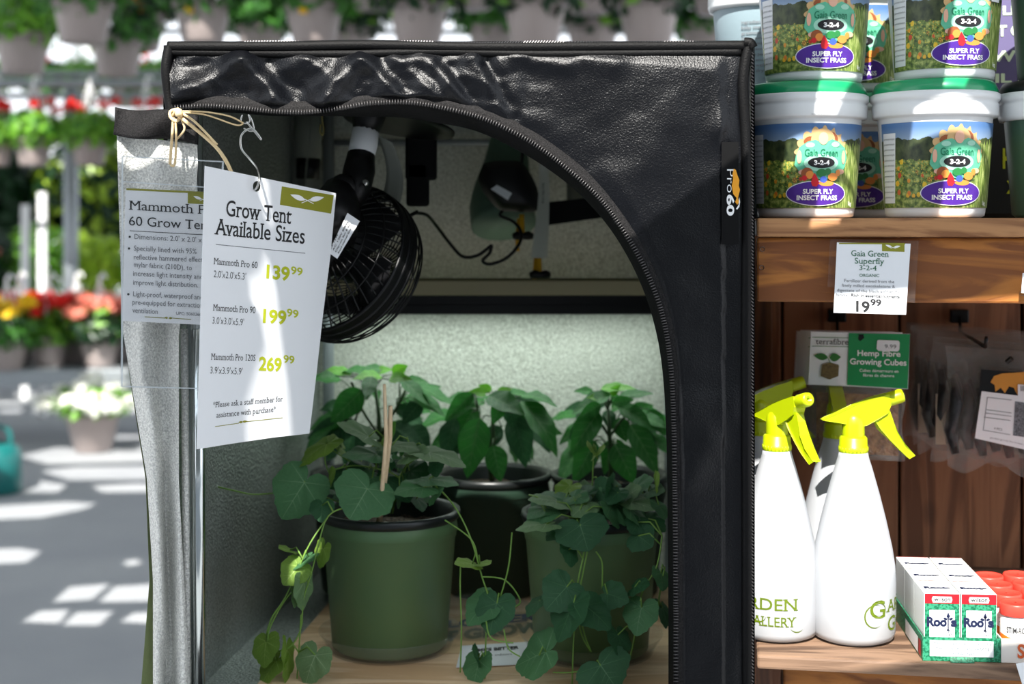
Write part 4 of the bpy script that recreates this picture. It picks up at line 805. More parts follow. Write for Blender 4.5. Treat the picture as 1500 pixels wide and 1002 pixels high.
# trailing vines in the two front pots
cF = onfloor(571, 1.715, ZS + .004); vp = potted('trailing vine in green pot with wooden stick, front left', cF, .0815, .069, .165, m_potgreen); D = 1.69
nd = [W(575, 735, 1.71), W(570, 690, D), W(590, 680, D), W(545, 690, D), W(560, 650, D), W(610, 665, D), W(480, 745, 1.66), W(463, 800, 1.62), W(442, 900, 1.6), W(400, 950, 1.6)]
mb = MB()
for pts in ([(575, 752, 1.72), (572, 700, D), (560, 660, D), (562, 640, D)], [(575, 752, 1.72), (590, 690, D), (625, 662, D)], [(572, 752, 1.72), (545, 700, D), (500, 668, D), (480, 655, D)], [(575, 745, 1.72), (590, 700, D), (600, 660, 1.68), (596, 640, 1.68)],
            [(540, 740, 1.70), (500, 745, 1.62), (478, 760, 1.61), (466, 800, 1.60), (456, 840, 1.60), (444, 880, 1.60), (441, 920, 1.6), (425, 948, 1.6), (400, 955, 1.6)], [(444, 860, 1.6), (425, 870, 1.6), (402, 905, 1.6), (392, 935, 1.6), (400, 955, 1.6)],
            [(478, 760, 1.61), (452, 800, 1.6), (430, 850, 1.6), (415, 880, 1.6), (398, 905, 1.6), (390, 930, 1.6)], [(441, 900, 1.6), (438, 950, 1.6), (434, 1010, 1.6)],
            [(405, 722, 1.66), (370, 724, 1.65), (340, 718, 1.64), (318, 713, 1.64)], [(446, 707, 1.66), (470, 725, 1.68), (510, 740, 1.7)], [(483, 690, 1.66), (520, 682, 1.66), (566, 690, 1.67), (585, 700, 1.67)],
            [(478, 655, 1.67), (476, 675, 1.67), (483, 695, 1.67)], [(640, 712, 1.66), (668, 745, 1.62), (690, 790, 1.6), (706, 845, 1.6), (716, 880, 1.6), (712, 930, 1.6), (710, 1005, 1.6)], [(652, 762, 1.62), (690, 790, 1.6), (700, 820, 1.6)],
            [(706, 845, 1.6), (740, 850, 1.6), (762, 880, 1.6), (748, 892, 1.6)], [(675, 820, 1.6), (674, 860, 1.6), (676, 920, 1.6), (674, 985, 1.6)], [(750, 780, 1.61), (745, 830, 1.6), (733, 875, 1.6)]):
    q_ = [W(p.x, p.y, p.z) for p in smooth_pts(pts, 22)]; nd += q_[::2]; mb.tube(q_, .0009, 6)
build(mb, 'vine_stem', m_stem, vp, True)
plant(vp, 'vine', None, D, [(446, 707, 412, 760, 76, 'c', -.04), (538, 716, 512, 760, 84, 'c', -.06, -.02), (479, 650, 435, 679, 22, 'y', -.02), (540, 640, 495, 617, 20, 'w', -.02), (552, 666, 502, 660, 20, 'c', -.03), (574, 653, 616, 655, 14, 'w', -.03), (599, 668, 628, 660, 20, 'w', -.04), (628, 663, 684, 675, 12, 'w', -.04), (620, 714, 577, 720, 26, 'c', -.06), (634, 725, 648, 714, 20, 'c', -.05), (628, 702, 672, 706, 12, 'c', -.04),
    (472, 740, 470, 763, 34, 'd', -.07), (483, 700, 489, 690, 14, 'y', -.03), (640, 675, 638, 698, 24, 'd', -.03), (510, 695, 482, 712, 30, 'd', -.02), (540, 690, 500, 690, 30, 'd', -.01), (560, 700, 590, 712, 30, 'd', -.02), (600, 690, 630, 690, 30, 'd', 0), (585, 716, 600, 735, 30, 'd', -.03), (552, 725, 570, 742, 26, 'd', -.04), (560, 655, 545, 670, 24, 'y', .01), (572, 640, 578, 620, 10, 'q', .01), (480, 712, 455, 705, 20, 'c', 0), (610, 730, 620, 748, 18, 'd', -.02),
    (452, 735, 470, 742, 12, 'd', 0), (500, 655, 480, 640, 16, 'y', .02), (530, 675, 515, 690, 26, 'd', .02), (590, 675, 610, 685, 22, 'd', .02), (545, 700, 525, 712, 28, 'c', -.03),
    (437, 830, 415, 855, 40, 'y', -.09), (452, 815, 428, 832, 14, 'c', -.08), (474, 803, 463, 832, 22, 'y', -.08, 0), (445, 852, 448, 895, 26, 'w', -.09, 0), (425, 806, 410, 803, 8, 'y', -.08), (390, 940, 385, 978, 34, 'y', -.09), (405, 968, 380, 1004, 26, 'y', -.09), (420, 952, 422, 1004, 9, 'y', -.09), (462, 960, 445, 1004, 46, 'w', -.10, -.01), (430, 868, 432, 890, 6, 'w', -.085),
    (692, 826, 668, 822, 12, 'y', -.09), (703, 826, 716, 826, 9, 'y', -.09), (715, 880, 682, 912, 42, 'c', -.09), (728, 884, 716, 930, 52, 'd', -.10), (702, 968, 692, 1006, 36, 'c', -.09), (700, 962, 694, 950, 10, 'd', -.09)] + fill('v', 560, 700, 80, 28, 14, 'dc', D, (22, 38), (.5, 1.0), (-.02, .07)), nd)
stk = MB(); stk.tube([W(554, 768, 1.655), W(560, 715, 1.63), W(566, 640, 1.61), W(563, 563, 1.60)], [.0028, .0026, .0024, .0018], 8)
o = build(stk, 'wooden_stick', m_stick, None, True, loc=W(554, 768, 1.655)); tag(o, 'taller thin wooden stick stuck in the front left pot', 'stick')
stk = MB(); stk.tube([W(556, 765, 1.66), W(564, 700, 1.638), W(571, 640, 1.618), W(572, 595, 1.61)], [.0032, .003, .003, .0024], 8)
o = build(stk, 'wooden_stick', m_stick, None, True, loc=W(556, 765, 1.66)); tag(o, 'shorter wooden stick beside the taller one in the front left pot', 'stick')
cG = onfloor(866, 1.70, ZS + .004); vp = potted('dark trailing vine spilling over green pot, front right', cG, .0805, .068, .165, m_potgreen); D = 1.67
nd = [W(868, 740, 1.69), W(850, 735, D), W(890, 735, D), W(920, 740, D), W(830, 750, D), W(846, 880, 1.58), W(840, 840, 1.58), W(938, 880, 1.58), W(790, 960, 1.57), W(890, 985, 1.57)]
mb = MB()
for pts in ([(868, 760, 1.7), (850, 735, D), (810, 730, D), (775, 725, 1.64)], [(868, 760, 1.7), (890, 730, D), (925, 735, D), (960, 712, D)], [(868, 760, 1.7), (868, 705, D), (870, 655, D)], [(845, 760, 1.62), (856, 800, 1.6), (847, 850, 1.59), (845, 885, 1.59), (840, 940, 1.58), (838, 1005, 1.58)],
            [(862, 800, 1.6), (850, 860, 1.59), (846, 890, 1.59), (852, 930, 1.59), (866, 955, 1.59), (858, 935, 1.59), (850, 905, 1.59)], [(873, 808, 1.6), (882, 825, 1.6), (882, 862, 1.6)], [(970, 785, 1.6), (962, 830, 1.6), (940, 870, 1.59), (930, 930, 1.59), (922, 968, 1.59)], [(974, 830, 1.6), (968, 860, 1.6), (962, 900, 1.6)],
            [(752, 942, 1.57), (720, 935, 1.57), (712, 910, 1.57)], [(810, 985, 1.57), (835, 985, 1.57), (870, 980, 1.57)], [(738, 922, 1.57), (745, 950, 1.57), (762, 962, 1.57)]):
    q_ = [W(p.x, p.y, p.z) for p in smooth_pts(pts, 22)]; nd += q_[::2]; mb.tube(q_, .00088, 6)
build(mb, 'vine_stem', m_stem, vp, True)
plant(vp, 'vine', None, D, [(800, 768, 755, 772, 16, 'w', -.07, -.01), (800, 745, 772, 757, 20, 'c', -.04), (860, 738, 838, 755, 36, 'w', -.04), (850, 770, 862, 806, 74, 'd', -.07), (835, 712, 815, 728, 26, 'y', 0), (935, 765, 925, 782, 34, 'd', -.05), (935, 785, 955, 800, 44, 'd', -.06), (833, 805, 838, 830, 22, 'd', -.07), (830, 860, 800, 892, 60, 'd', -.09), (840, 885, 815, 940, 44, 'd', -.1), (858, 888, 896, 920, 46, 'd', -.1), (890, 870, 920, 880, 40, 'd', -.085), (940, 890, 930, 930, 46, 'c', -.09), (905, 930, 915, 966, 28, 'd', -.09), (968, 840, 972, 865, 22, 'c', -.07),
    (800, 955, 752, 975, 54, 'c', -.1, .02), (880, 975, 905, 1010, 78, 'd', -.11), (890, 730, 925, 725, 22, 'c', -.02), (925, 735, 960, 745, 22, 'w', -.03), (950, 720, 972, 716, 18, 'c', -.01), (905, 722, 890, 738, 26, 'd', -.04), (812, 755, 780, 770, 30, 'd', -.03), (880, 745, 905, 755, 30, 'd', -.03), (868, 722, 850, 710, 20, 'w', .02), (950, 760, 975, 775, 26, 'd', -.04), (840, 728, 862, 732, 22, 'c', -.03), (905, 712, 880, 705, 18, 'c', .01), (870, 660, 862, 652, 8, 'y', -.01), (874, 664, 884, 656, 8, 'y', -.01), (960, 708, 962, 695, 8, 'y', -.02),
    (815, 735, 775, 728, 9, 'w', -.04), (915, 730, 935, 712, 22, 'w', -.02), (930, 715, 955, 700, 22, 'c', -.01), (800, 752, 770, 770, 24, 'c', -.05), (825, 775, 800, 790, 20, 'd', -.05), (965, 740, 975, 760, 18, 'c', -.03), (790, 880, 770, 900, 16, 'd', -.08), (930, 860, 950, 855, 20, 'd', -.08), (970, 890, 978, 920, 16, 'd', -.05)] + fill('v', 870, 735, 95, 28, 20, 'dcc', D, (22, 40), (.5, 1.), (-.05, .06)), nd)
# ---------------------------------------------------------------- wooden shelf unit
TH = math.radians(9); EX = Vector((math.cos(TH), -math.sin(TH), 0)); EY = Vector((math.sin(TH), math.cos(TH), 0)); P0 = Vector((.258, 1.50, 0))
def SP(px, d, z=0.0):
    k = (px - 750) / F; s = (k * (P0.y + d * EY.y) - P0.x - d * EY.x) / (EX.x - k * EX.y); p = P0 + EX * s + EY * d; p.z = z; return p
def SPy(px, py, d): p = SP(px, d); p.z = EYE + (330 - py) / F * p.y; return p
RZ = Matrix.Rotation(-TH, 4, 'Z')
def sbox(mb, s0, s1, d0, d1, z0, z1):
    c = P0 + EX * (s0 + s1) / 2 + EY * (d0 + d1) / 2; c.z = (z0 + z1) / 2; return mb.box(c, (s1 - s0, d1 - d0, z1 - z0), RZ)
ZU, ZL = 1.2575, .798
m_w1 = wood('cedar_board', (176, 128, 84), (128, 84, 50), 'x', 1.3, .6, .8); m_w2 = wood('stained_fascia', (172, 108, 44), (120, 68, 26), 'x', 4.1, .55, .8)
m_w3 = wood('weathered_shelf', (136, 108, 86), (84, 62, 46), 'x', 7.7, .7, .8); m_w4 = wood('brown_plank', (158, 108, 76), (112, 72, 48), 'z', 2.2, .6, .7); m_w5 = wood('dark_post', (112, 70, 38), (70, 40, 22), 'z', 8.2, .6)
unit = thing('shelf_unit', 'brown wooden shelf unit with two boards right of the tent', 'shelf', P0 + EX * .37)
build(sbox(MB(), 0, .78, -.012, .44, ZU - .0195, ZU), 'shelf_board', m_w1, unit, bevel=.0025)
build(sbox(MB(), 0, .78, 0, .022, 1.1695, ZU - .0205), 'fascia_board', m_w2, unit, bevel=.0025)
build(sbox(MB(), 0, .78, -.004, .2, ZL - .015, ZL), 'shelf_board', m_w3, unit, bevel=.003)
build(sbox(MB(), 0, .78, .203, .44, ZL - .017, ZL - .001), 'shelf_board', m_w3, unit, bevel=.003)
build(sbox(MB(), .028, .78, .02, .04, ZL - .10, ZL - .016), 'fascia_board', m_w2, unit, bevel=.0025)
build(sbox(MB(), 0, .026, .40, .44, 0.0, 1.168), 'post', m_w5, unit, bevel=.002)
build(sbox(MB(), .75, .78, .024, .05, 0.0, 1.168), 'post', m_w5, unit, bevel=.002)
s0 = (SP(1133, .43) - P0).dot(EX) - .175
edges = [(SP(px, .43) - P0).dot(EX) for px in (1146, 1319, 1500)]
edges = [0.0] + edges + [edges[-1] + .175, .78]
for a, b in zip(edges, edges[1:]): build(sbox(MB(), a + .002, b - .002, .441 + R.uniform(0, .003), .458, 0.05, ZU + .35 if 0 else ZU + .002), 'plank', m_w4, unit, bevel=.0015)
build(sbox(MB(), 0, .78, .4625, .47, .05, ZU), 'added_dark_backing', m_w5, unit)  # dark panel added so bright sky does not show through the plank gaps
# nails and price strip holders
nl = MB()
for px, py in ((1117, 365), (1116, 392), (1497, 430)): nl.lathe([(.0001, -.001), (.0022, -.0008), (.0026, .0005)], 10, SPy(px, py, -.0008), RZ @ Matrix.Rotation(math.pi / 2, 4, 'X'))
build(nl, 'nail', m_steelgrey, unit)

# ---------------------------------------------------------------- fertiliser buckets
K = 1.47 / F
def label_mat():
    m = M('meadow_label', (110, 140, 60), .42); t = m.node_tree; n = t.nodes; l = t.links; b = [x for x in n if x.type == 'BSDF_PRINCIPLED'][0]
    uv = n.new('ShaderNodeUVMap'); uv.uv_map = 'UVMap'; sp = n.new('ShaderNodeSeparateXYZ'); l.new(uv.outputs[0], sp.inputs[0])
    def mapn(sx_, sy_): mp = n.new('ShaderNodeMapping'); mp.inputs['Scale'].default_value = (sx_, sy_, 1); l.new(uv.outputs[0], mp.inputs[0]); return mp.outputs[0]
    def noi(v, s, d=4): z = n.new('ShaderNodeTexNoise'); z.inputs['Scale'].default_value = s; z.inputs['Detail'].default_value = d; l.new(v, z.inputs[0]); return z.outputs[0]
    def ramp(f, stops):
        r_ = n.new('ShaderNodeValToRGB'); e = r_.color_ramp.elements; e[0].position, e[0].color = stops[0][0], lin(stops[0][1]); e[1].position, e[1].color = stops[-1][0], lin(stops[-1][1])
        for p, c in stops[1:-1]: q = e.new(p); q.color = lin(c)
        l.new(f, r_.inputs[0]); return r_.outputs[0]
    def math_(op, a, b_=None, c=None):
        q = n.new('ShaderNodeMath'); q.operation = op
        for i, v in enumerate((a, b_, c)):
            if v is None: continue
            if isinstance(v, (int, float)): q.inputs[i].default_value = v
            else: l.new(v, q.inputs[i])
        return q.outputs[0]
    def mix(f, a, c): q = n.new('ShaderNodeMixRGB'); l.new(f, q.inputs[0]); l.new(a, q.inputs[1]); l.new(c, q.inputs[2]); return q.outputs[0]
    U_, V_ = sp.outputs[0], sp.outputs[1]; v1 = mapn(3, 1)
    sky = ramp(V_, [(.75, (150, 170, 190)), (.95, (84, 122, 172))])
    hills = ramp(noi(mapn(6, 2), 4), [(.35, (30, 44, 24)), (.65, (74, 84, 50))])
    field = ramp(noi(mapn(8, 4), 5, 6), [(.35, (50, 74, 28)), (.5, (104, 128, 52)), (.68, (176, 186, 104))])
    def dots(sc_, col1, thr):
        vo = n.new('ShaderNodeTexVoronoi'); vo.inputs['Scale'].default_value = sc_; l.new(mapn(1.6 * 2.6, 1.6), vo.inputs['Vector'])
        return math_('LESS_THAN', vo.outputs['Distance'], thr), vo.outputs['Color']
    hb = math_('MULTIPLY_ADD', noi(mapn(5, .2), 2), .22, .70)
    c = mix(math_('GREATER_THAN', V_, hb), hills, sky)
    fb = math_('MULTIPLY_ADD', noi(mapn(9, .5), 3), .12, .50); inf = math_('LESS_THAN', V_, fb)
    d1, dc = dots(6.5, None, .36); hue = n.new('ShaderNodeSeparateXYZ'); l.new(dc, hue.inputs[0])
    fc_ = ramp(hue.outputs[0], [(.3, (230, 190, 40)), (.6, (214, 120, 40)), (.8, (196, 60, 40)), (.9, (80, 110, 40))])
    lf = math_('MULTIPLY', math_('LESS_THAN', U_, .55), math_('GREATER_THAN', V_, .12)); low = math_('GREATER_THAN', hue.outputs[1], .3)
    c2 = mix(math_('MULTIPLY', math_('MULTIPLY', d1, lf), low), field, fc_)
    d2, _ = dots(22, None, .28); c2 = mix(math_('MULTIPLY', math_('MULTIPLY', d2, .6), math_('GREATER_THAN', V_, .25)), c2, ramp(hue.outputs[2], [(.2, (226, 150, 50)), (.8, (240, 220, 90))]))
    c = mix(inf, c, c2)
    gr = ramp(noi(mapn(26, 1.6), 4, 5), [(.3, (58, 84, 36)), (.5, (128, 150, 70)), (.7, (206, 214, 140))])
    rs = math_('MULTIPLY', math_('GREATER_THAN', U_, .64), math_('LESS_THAN', V_, math_('MULTIPLY_ADD', noi(mapn(20, .3), 3), .3, .62)))
    c = mix(rs, c, gr); l.new(c, b.inputs['Base Color']); return m
m_label = label_mat(); m_bwhite = M('white_pail_plastic', (236, 238, 238), .32); m_bgreen = M('green_lid', (22, 150, 96), .3, coat=.3)
bk = thing('fertiliser_bucket', 'x', 'bucket', (0, 0, 0)); HB = .1475
def br(z): return .0525 + (.0605 - .0525) * min(1, z / .104)      # body radius at height
build(MB().lathe([(.001, .001), (br(0) - .005, .0), (br(0) - .001, .002), (br(0), .006)] + [(br(h), h) for h in (.03, .06, .09, .106)] + [(.061, .107), (.0655, .108), (.0665, .110), (.0668, .121), (.0655, .124), (.0678, .126), (.0685, .128), (.0685, .1325), (.066, .134)], 56), 'tub', m_bwhite, bk, True)
build(MB().lathe([(.066, .133), (.0662, .137), (.063, .1445), (.0605, .1465), (.056, .1468), (.0545, .1445), (.001, .1445)], 56), 'lid', m_bgreen, bk, True)
rbx = MB()
def wrapb(x, y, lift=.0):                                        # x: arc offset in label px, y: image row of the reference tub
    z = (318 - y) * K; r_ = br(z) + .0006 + lift; a = x * K / r_; return Vector((r_ * math.sin(a), -r_ * math.cos(a), z))
lso = build(rbx.grid(lambda u, v: wrapb(-128 + 256 * u, 303 - 128 * v), 64, 6), 'label_sleeve', m_label, bk, True)
me = lso.data
uvl = me.uv_layers.new(name='UVMap')
for lo in me.loops: i = lo.vertex_index; uvl.data[lo.index].uv = ((i // 7) / 64, (i % 7) / 6)
def ell(cx, cy, rx, ry, n=28, rings=4):
    v = [(cx, cy)]; f = []
    for k in range(1, rings + 1):
        for j in range(n): a = 2 * math.pi * j / n; v.append((cx + rx * k / rings * math.cos(a), cy + ry * k / rings * math.sin(a)))
    f += [(0, 1 + j, 1 + (j + 1) % n) for j in range(n)]
    for k in range(rings - 1):
        for j in range(n): a = 1 + k * n + j; b_ = 1 + k * n + (j + 1) % n; f.append((a, a + n, b_ + n, b_))
    return v, f
def rg(x0, y0, x1, y1, n=8): return [(x0 + (x1 - x0) * k / n, y) for y in (y0, y1) for k in range(n + 1)], [(k, k + 1, n + 2 + k, n + 1 + k) for k in range(n)]
def poly(pts): return pts, [tuple(q) for q in tessellate_polygon([[Vector((x, y, 0)) for x, y in pts]])]
def fan_(pts, rings=3):
    cx = sum(p[0] for p in pts) / len(pts); cy = sum(p[1] for p in pts) / len(pts); n = len(pts); v = [(cx, cy)]; f = [(0, 1 + j, 1 + (j + 1) % n) for j in range(n)]
    for k in range(1, rings + 1): v += [(cx + (x - cx) * k / rings, cy + (y - cy) * k / rings) for x, y in pts]
    for k in range(rings - 1):
        for j in range(n): a = 1 + k * n + j; b_ = 1 + k * n + (j + 1) % n; f.append((a, a + n, b_ + n, b_))
    return v, f
def art(par, name, mat, shapes, lift, wrapf):
    mb = MB()
    for v, f in shapes: mb.add([wrapf(x, y, lift) for x, y in v], f)
    return build(mb, name, mat, par)
def wtxt(s, x0, x1, y, cap, serif=False, bold=0.0, slant=0):
    v, f = txt2d(s, x0, x1, 0, cap, serif, bold, slant); return [(a, y - b) for a, b in v], f
C = lambda px: px - 1375
def cm(name, c): return M('print_' + name, c, .45)
teal = cm('teal', (96, 184, 148)); teal2 = cm('pale_teal', (160, 214, 190)); hair = cm('tan', (206, 170, 118)); skin = cm('skin', (226, 176, 150)); purple = cm('purple', (74, 32, 142)); redp = cm('red', (206, 30, 40)); orng = cm('orange', (226, 140, 60)); blue_ = cm('blue', (60, 90, 180)); grn = cm('green', (36, 120, 60)); brn = cm('brown', (150, 82, 44))
wav = [(C(1382) + (41 + 3 * math.sin(a * 17)) * math.cos(a), 222 - (40 + 4 * math.sin(a * 17 + 1)) * math.sin(a)) for a in [math.pi * (-.12 + 1.24 * k / 90) for k in range(91)]]
art(bk, 'printed_hair', hair, [fan_(wav + [(C(1382), 236)])], .0004, wrapb)
art(bk, 'printed_hair', brn, [fan_([(C(1382) + (30 + 3 * math.sin(a * 10)) * math.cos(a), 214 - (27 + 4 * math.sin(a * 8)) * math.sin(a)) for a in [math.pi * (-.1 + 1.2 * k / 30) for k in range(31)]])], .0006, wrapb)
art(bk, 'printed_hair', hair, [ell(C(1382), 201, 19, 18)], .0008, wrapb)
art(bk, 'printed_garment', teal, [fan_([(C(x), y) for x, y in ((1382, 206), (1396, 199), (1408, 203), (1420, 212), (1424, 226), (1421, 240), (1413, 252), (1398, 258), (1380, 260), (1362, 257), (1348, 250), (1339, 238), (1341, 224), (1346, 211), (1358, 203), (1370, 200))])], .001, wrapb)
art(bk, 'printed_garment', teal2, [ell(C(1380), 235, 27, 13), ell(C(1402), 207, 7, 4), ell(C(1362), 208, 7, 4)], .0012, wrapb)
art(bk, 'printed_face', skin, [ell(C(1382), 198, 7.5, 9.5), ell(C(1346), 226, 3.4, 10), ell(C(1417), 226, 3.4, 10), ell(C(1352), 249, 7, 4), ell(C(1411), 248, 8, 4)], .0014, wrapb)
art(bk, 'printed_fruit', brn, [ell(C(1358), 251, 9, 9)], .0016, wrapb); art(bk, 'printed_fruit', orng, [ell(C(1362), 253, 6, 6), ell(C(1398), 256, 8, 6), ell(C(1388), 266, 12, 4), ell(C(1407), 250, 4, 5)], .0017, wrapb)
art(bk, 'printed_fruit', grn, [ell(C(1380), 250, 8, 6), ell(C(1390), 248, 5, 5)], .0018, wrapb)
art(bk, 'printed_oval', m_white, [ell(C(1374), 281, 48, 19.2, 40)], .0014, wrapb); art(bk, 'printed_oval', purple, [ell(C(1374), 281, 46.6, 18, 40)], .0016, wrapb)
art(bk, 'printed_fruit', redp, [poly([(C(1369), 250), (C(1374), 258), (C(1376), 266), (C(1372), 271), (C(1366), 270), (C(1364), 264), (C(1366), 256)]), ell(C(1354), 258, 4, 4)], .0019, wrapb); art(bk, 'printed_fruit', blue_, [ell(C(1383), 260, 5.5, 5)], .0019, wrapb)
art(bk, 'printed_oval', cm('black', (18, 16, 20)), [ell(C(1380), 234.5, 21, 8.4)], .0016, wrapb)
art(bk, 'lettering', m_white, [wtxt('3-2-4', C(1368), C(1392), 238, 6.6, False, .04), wtxt('SUPER FLY', C(1352), C(1399), 281.5, 6.8, False, .028), wtxt('INSECT FRASS', C(1343), C(1406), 291, 6.8, False, .028), wtxt('1kg', C(1430), C(1438), 299, 6, False, .02)], .0019, wrapb)
art(bk, 'brand_lettering', cm('deep_teal', (18, 118, 84)), [wtxt('Gaia Green', C(1354), C(1406), 225, 11, False, .01)], .0015, wrapb)
art(bk, 'barcode_panel', m_paper, [rg(-122, 190, -92, 296)], .0003, wrapb)
art(bk, 'small_lettering', m_grey_ink, [wtxt('guaranteed analysis', -120, -94, 200 + 8 * k, 3) for k in range(12)], .0008, wrapb)
art(bk, 'lid_lettering', m_grey_ink, [wtxt('tear here to open', -14, 16, 168 - 5, 2.2)], .0078, wrapb)
def place_bucket(o, px, d, lev, lb, rz, grp='fertiliser buckets on the upper shelf', first=False):
    p = SP(px, d, ZU + .0005 + lev * HB); 
    if first: o.location = p; o.rotation_euler = (0, 0, rz); o['label'] = lb; o['group'] = grp; return o
    return dup(o, p, rz, lb, grp)
first = True
for px, d, lev, rz, lb in ((1369, .08, 0, .06, 'white bucket with meadow label, lower right one of the front four'), (1180, .085, 0, .03, 'white bucket with meadow label, lower one beside the tent'), (1383, .085, 1, .08, 'white bucket with meadow label, upper right, small white sticker on it'),
                           (1192, .09, 1, .05, 'white bucket with meadow label, upper one beside the tent'), (1262, .235, 0, -.35, 'white bucket behind, seen between the lower two front buckets'), (1264, .235, 1, -.35, 'white bucket behind, seen between the upper two front buckets')):
    b = place_bucket(bk, px, d, lev, lb, rz, first=first); 
    if lb.endswith('sticker on it'):
        mb = MB(); v, f = rg(46, 183, 68, 203); M3 = Matrix.Rotation(rz, 3, 'Z'); mb.add([M3 @ wrapb(x, y, .0012) + b.location for x, y in v], f); o = build(mb, 'white_sticker', m_paper, b); o.rotation_euler = (0, 0, -rz)
    first = False
def other_bucket(px, d, lev, lb, body, lid, words, rz=0, cat='bucket', lt=m_grey_ink):
    p = SP(px, d, ZU + .0005 + lev * HB); t = thing('pail', lb, cat, p)
    prof = [(.001, .001), (.048, 0), (.0525, .004), (.0605, .104)]
    build(MB().lathe(prof, 48, p), 'tub', body, t, True)
    build(MB().lathe([(.061, .104), (.0655, .105), (.0668, .109), (.0668, .121), (.0655, .124), (.0685, .126), (.0685, .132), (.066, .134)], 48, p), 'rim', m_bwhite, t, True)
    build(MB().lathe([(.066, .133), (.066, .138), (.062, .1455), (.001, .1455)], 48, p), 'lid', lid, t, True)
    mb = MB(); M3 = Matrix.Rotation(rz, 3, 'Z')
    for s, x0, x1, y, cap in words:
        v, f = wtxt(s, x0, x1, y, cap, False, .02); mb.add([M3 @ wrapb(a, b_, .001) + p for a, b_ in v], f)
    build(mb, 'lettering', lt, t); return t
m_dkgreen = M('dark_green_label', (70, 98, 78), .4); m_palebl = M('pale_blue_label', (140, 160, 168), .4)
wl = [('%s' % w, -50, -14, 200 + 9 * k, 4.5) for k, w in enumerate(('ingredients', 'kelp meal', 'greensand', 'directions', 'for use mix', 'with soil', 'one cup per', 'plant and', 'water well', 'store dry'))]
other_bucket(1557, .09, 0, 'pail with dark green label and black lid at the right edge, lower', m_dkgreen, m_dark, wl, -.3)
other_bucket(1566, .09, 1, 'pail with dark green label at the right edge, upper', m_dkgreen, m_dark, wl, -.3)
other_bucket(1118, .24, 1, 'pail with pale blue text label behind the buckets beside the tent', m_palebl, m_bwhite, [(a, b_ + 6, c_ + 10, d_, e_) for a, b_, c_, d_, e_ in wl], -.1)
other_bucket(1118, .24, 0, 'pail with pale blue text label under another, behind the tent corner', m_palebl, m_bwhite, wl, -.1)
# packs behind on the right
def pack(px, d, w, h, z, mat, lines, lm, lb, rz=0):
    p = SP(px, d, z); t = thing('product_pack', lb, 'pack', p, 0); RR = Matrix.Rotation(-TH + rz, 4, 'Z'); build(MB().box(p + Vector((0, 0, h / 2)), (w, .06, h), RR), 'pack_body', mat, t, bevel=.006)
    mb = MB()
    for s, x0, x1, y, cap in lines:
        v, f = txt2d(s, x0, x1, y, cap, False, .04); mb.add([p + (RR.to_3x3() @ Vector((a, -.0308, b_))) for a, b_ in v], f)
    build(mb, 'lettering', lm, t); return t
m_purp = M('purple_pack', (96, 88, 128), .5)
pack(1462, .26, .12, .13, ZU + .0005, M('black_pack', (20, 22, 20), .45), [('HYDRO', .0, .055, .06, .022), ('X', .004, .018, .03, .014)], m_lime, 'black pack with yellow green letters behind the lower buckets')
pack(1472, .26, .125, .15, ZU + .1315, m_purp, [('NOT LEMON', -.055, .055, .11, .010), ('SMART GROW', -.055, .055, .085, .012), ('NEW LIFE', -.05, .055, .055, .012), ('SOIL MIX', -.05, .055, .03, .01)], M('pale_lime', (206, 224, 190), .5), 'purple pack with pale lettering on top of the black pack')

# ---------------------------------------------------------------- price card on the fascia
pa, pb, pc = SPy(1226, 355, -.016), SPy(1334, 357, -.016), SPy(1221, 458, -.016); plc = Plane(pa, pb, pc)
t = thing('price_card', 'white price card with green heading on the fascia board', 'price tag', (pa + pb) / 2)
q = [plc.ray(*p) for p in ((1226, 355), (1334, 357), (1327, 461), (1221, 458))]; build(MB().quad(*q), 'card', m_paper, t, solid=.0006)
q = [plc.ray(x, y, -.003) for x, y in ((1216, 350), (1346, 353), (1340, 444), (1212, 420))]; build(MB().quad(*q), 'clear_holder', m_clear, t, solid=.0006)
flat(t, plc, m_olive, [line(1229, 356.5, 1326, 357, 2), [(1292, 357), (1325, 358), (1325, 369), (1292, 368)]], .0005, 'printed_banner'); emblem(t, plc, 1308, 360, 24)
print_lines(t, plc, m_green_ink, [('Gaia Green', (1247, 375), (1302, 376.5), 8.5, True), ('Superfly', (1252, 386), (1295, 387), 8.5, True), ('3-2-4', (1259, 395.5), (1284, 396.5), 7, True), ('ORGANIC', (1259, 405.5), (1288, 406), 4.6)], .0007)
print_lines(t, plc, m_grey_ink, [('Fertilizer derived from the', (1237, 413), (1310, 415), 4.4), ('finely milled exoskeletons &', (1233, 420), (1311, 422), 4.4), ('digestate of the black soldier fly', (1226, 427), (1318, 430), 4.4), ('larvae.', (1225, 434), (1243, 434.5), 4.4)], .0007, 'small_lettering')
print_lines(t, plc, m_print, [('Rich in essential nutrients', (1247, 434.5), (1318, 437), 4.4, False, .02), ('19', (1254, 456), (1274, 457), 15, False, .03), ('99', (1275, 447), (1291, 448), 9, False, .03)], .0007, 'price_lettering')
q = [SPy(x, y, -.016) for x, y in ((1498, 400), (1512, 400), (1512, 430), (1496, 429))]; o = build(MB().quad(*q), 'price_card', m_paper, None, solid=.0006, loc=q[0]); tag(o, 'edge of a pale card at the right end of the fascia', 'price tag')
q = [SPy(x, y, -.012) for x, y in ((1488, 972), (1515, 968), (1515, 1010), (1499, 1008))]; o = build(MB().quad(*q), 'price_card', m_paper, None, solid=.0006, loc=q[0]); tag(o, 'corner of a white card on the lower shelf front at the right edge', 'price tag')

